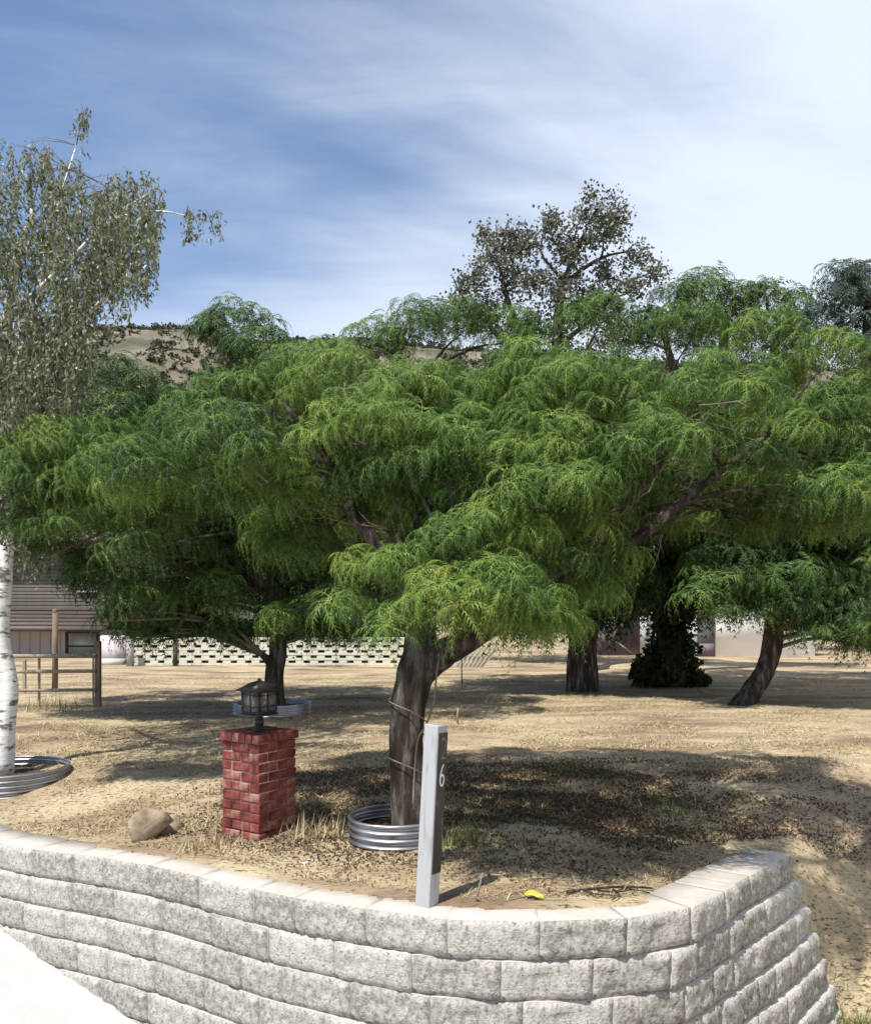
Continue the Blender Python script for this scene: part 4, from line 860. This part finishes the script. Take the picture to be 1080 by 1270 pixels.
# hose wrapped round the big trunk
m_ = MB(); D = 5.72
def tr_c(py): return np.interp(py, [815, 840, 890, 960, 1020], [517, 514, 505, 505, 513]), np.interp(py, [800, 840, 890, 960, 1030], [.135, .145, .137, .143, .18])
pts = []
for k in range(60):
    q = k / 59; py = 830 + 150 * q; a = R(-20) + q * R(800); c, r = tr_c(py); p = P(c, py + 7 * math.sin(a), D); pts.append(p + np.array([math.cos(a) * r, math.sin(a) * r, 0]) * 1.03)
tube(m_, pts, [.0045] * 60, 6)
t = thing('drip_hose', 'thin brown drip hose wound round the big trunk', 'hose'); m_.build('coil', M['hose'], t)
m_ = MB(); q = [P(545, 812, 5.6), P(541, 840, 5.55), P(538, 870, 5.5), P(528, 900, 5.5), P(518, 918, 5.52), P(514, 960, 5.55), P(512, 1000, 5.5)]; sp, sr = spline(q, [.0065] * len(q), 4); tube(m_, sp, sr, 6); m_.build('hanging_end', M['hose'], t)
# thin stakes beyond the tree
for px, y0, y1, lab, mt in ((568, 878, 899, 'short pale stake in the grass right of the big trunk', 'rail'), (573, 812, 852, 'thin grey stake further back, right of the big trunk', 'post')):
    d = EYE * FPX / (y1 - HOR); t = thing('thin_stake', lab, 'stake', (Xp(px, d), d, 0), group='thin stakes in the field'); m_ = MB(); tube(m_, [(0, 0, -.05), (-.01, 0, Zp(y0, d) * .6), (.0, 0, Zp(y0, d))], [.014, .012, .01], 6); m_.build('shaft', M[mt], t)

# ------------------------------------------------------------------ ground cover
rs = np.random.RandomState(101)
def scatter(n, xr, yr, clump=0, thr=.0):
    X = rs.uniform(*xr, n); Y = yr[0] + (yr[1] - yr[0]) * rs.uniform(0, 1, n) ** 1.5
    k = np.abs(X) < .56 * Y + .6; X, Y = X[k], Y[k]
    if thr: k = fbm(X * 1.6 + 5, Y * 2.2, 4) > thr + rs.normal(size=len(X)) * .05; X, Y = X[k], Y[k]
    d, s_, _ = nearest(X, Y); k = (d > .27) | ((s_ > SEND + .15) & (X > 2.6)); return X[k], Y[k]
def blades(mb, X, Y, ln, wd, up, tint):
    K = len(X); Z = gz(X, Y); a = rs.uniform(0, 2 * math.pi, K); L = ln * rs.uniform(.5, 1.4, K); u = np.abs(rs.normal(size=K)) * up
    d = np.stack([np.cos(a), np.sin(a), u], 1); d /= np.linalg.norm(d, axis=1, keepdims=True); sd = np.stack([-np.sin(a), np.cos(a), np.zeros(K)], 1) * (wd * rs.uniform(.6, 1.4, K))[:, None]
    p = np.stack([X, Y, Z + .002], 1); V = np.stack([p - sd / 2, p + sd / 2, p + d * L[:, None] + [0, 0, .006]], 1).reshape(-1, 3)
    mb.add(V, np.arange(3 * K).reshape(-1, 3), np.repeat(np.clip(tint, 0, 1), 3))
mb = MB(); X, Y = scatter(360000, (-12, 12), (4.4, 20), 0, .45); k = (rs.rand(len(X)) < sstep((Y - 5.1) / 1.5) * .9 + .1); X, Y = X[k], Y[k]; blades(mb, X, Y, .085, .0075, .25, .5 + .5 * (fbm(X * .8, Y * .8 + 3, 3) - .3) + rs.normal(size=len(X)) * .2)
X, Y = scatter(60000, (-5, 5), (4.4, 9)); blades(mb, X[::2], Y[::2], .05, .004, .2, rs.uniform(0, .9, len(X[::2])))
mb.build('dry_grass', M['straw'], kind='stuff', label='dry straw-coloured grass and stubble over the field', category='grass')
mb = MB(); X, Y = scatter(70000, (-6, 6), (4.5, 11), 0, .44)
K = len(X); leaves(mb, np.stack([X, Y, gz(X, Y) + .004], 1), .019, rs, rs.uniform(0.35, 1, K), 0, .6)
K = 200000; a = rs.uniform(0, 6.283, K); q = np.sqrt(rs.rand(K)) * (1 + rs.normal(size=K) * .08); X = 1.1 + 3.3 * q * np.cos(a); Y = 6.8 + 2.0 * q * np.sin(a)  # extra dark litter where the crown's shadow falls, deepens that shade by colour
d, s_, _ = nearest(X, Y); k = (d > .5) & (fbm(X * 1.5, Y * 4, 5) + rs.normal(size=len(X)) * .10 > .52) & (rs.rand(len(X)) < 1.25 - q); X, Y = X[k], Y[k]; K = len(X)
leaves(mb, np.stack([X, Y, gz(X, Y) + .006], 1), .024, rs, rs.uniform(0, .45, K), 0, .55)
mb.build('leaf_litter_and_shade', M['litter'], kind='stuff', label='small brown dead leaves scattered on the soil', category='leaf litter')
mb = MB(); X, Y = scatter(5200, (-6, 6), (4.4, 9)); Z = gz(X, Y)
for x, y, z in zip(X, Y, Z):
    r = .004 + .010 * rs.rand() ** 3; mb.add(IV[:12] * r * rs.uniform(.6, 1.2, 3) + [x, y, z + r * .3], IF[:0] if False else IF)if False else mb.add(IV * r * rs.uniform(.6, 1.2, 3) + [x, y, z + r * .3], IF)
mb.build('pebbles', M['stone'], kind='stuff', label='pebbles and dirt clods on the bare soil behind the wall', category='pebbles')
def weed(label, px, py, r, n, h, mt='green_weed', t0=.4, cat='weed', d=None):
    d = d or EYE * FPX / (py - HOR); x = (px - 540) / FPX * d; mb = MB(); X = x + rs.normal(size=n) * r * .5; Y = d + rs.normal(size=n) * r * .5
    blades(mb, X, Y, h, .008, 1.6, t0 + rs.normal(size=n) * .25); mb.build('weed_clump', M[mt], kind='stuff', label=label, category=cat)
weed('dry straw tuft at the right foot of the brick pillar', 384, 1030, .26, 200, .14, 'straw', .4)
weed('dry straw tuft at the left foot of the brick pillar', 262, 1040, .2, 120, .10, 'straw', .35)
weed('green and straw weed right of the address post', 566, 1040, .22, 220, .12, 'green_weed', .7)
weed('low dark weed in the shade right of the big trunk', 700, 958, .5, 220, .10, 'green_weed', .1)
weed('small green weed in the shade under the big crown', 835, 985, .3, 260, .1, 'green_weed', .3)
weed('bright green weed on the slope beside the wall end', 1066, 1190, .22, 260, .13, 'green_weed', .6, d=5.9)
weed('dry weed in front of the rail fence', 60, 880, .6, 260, .25, 'straw', .3)
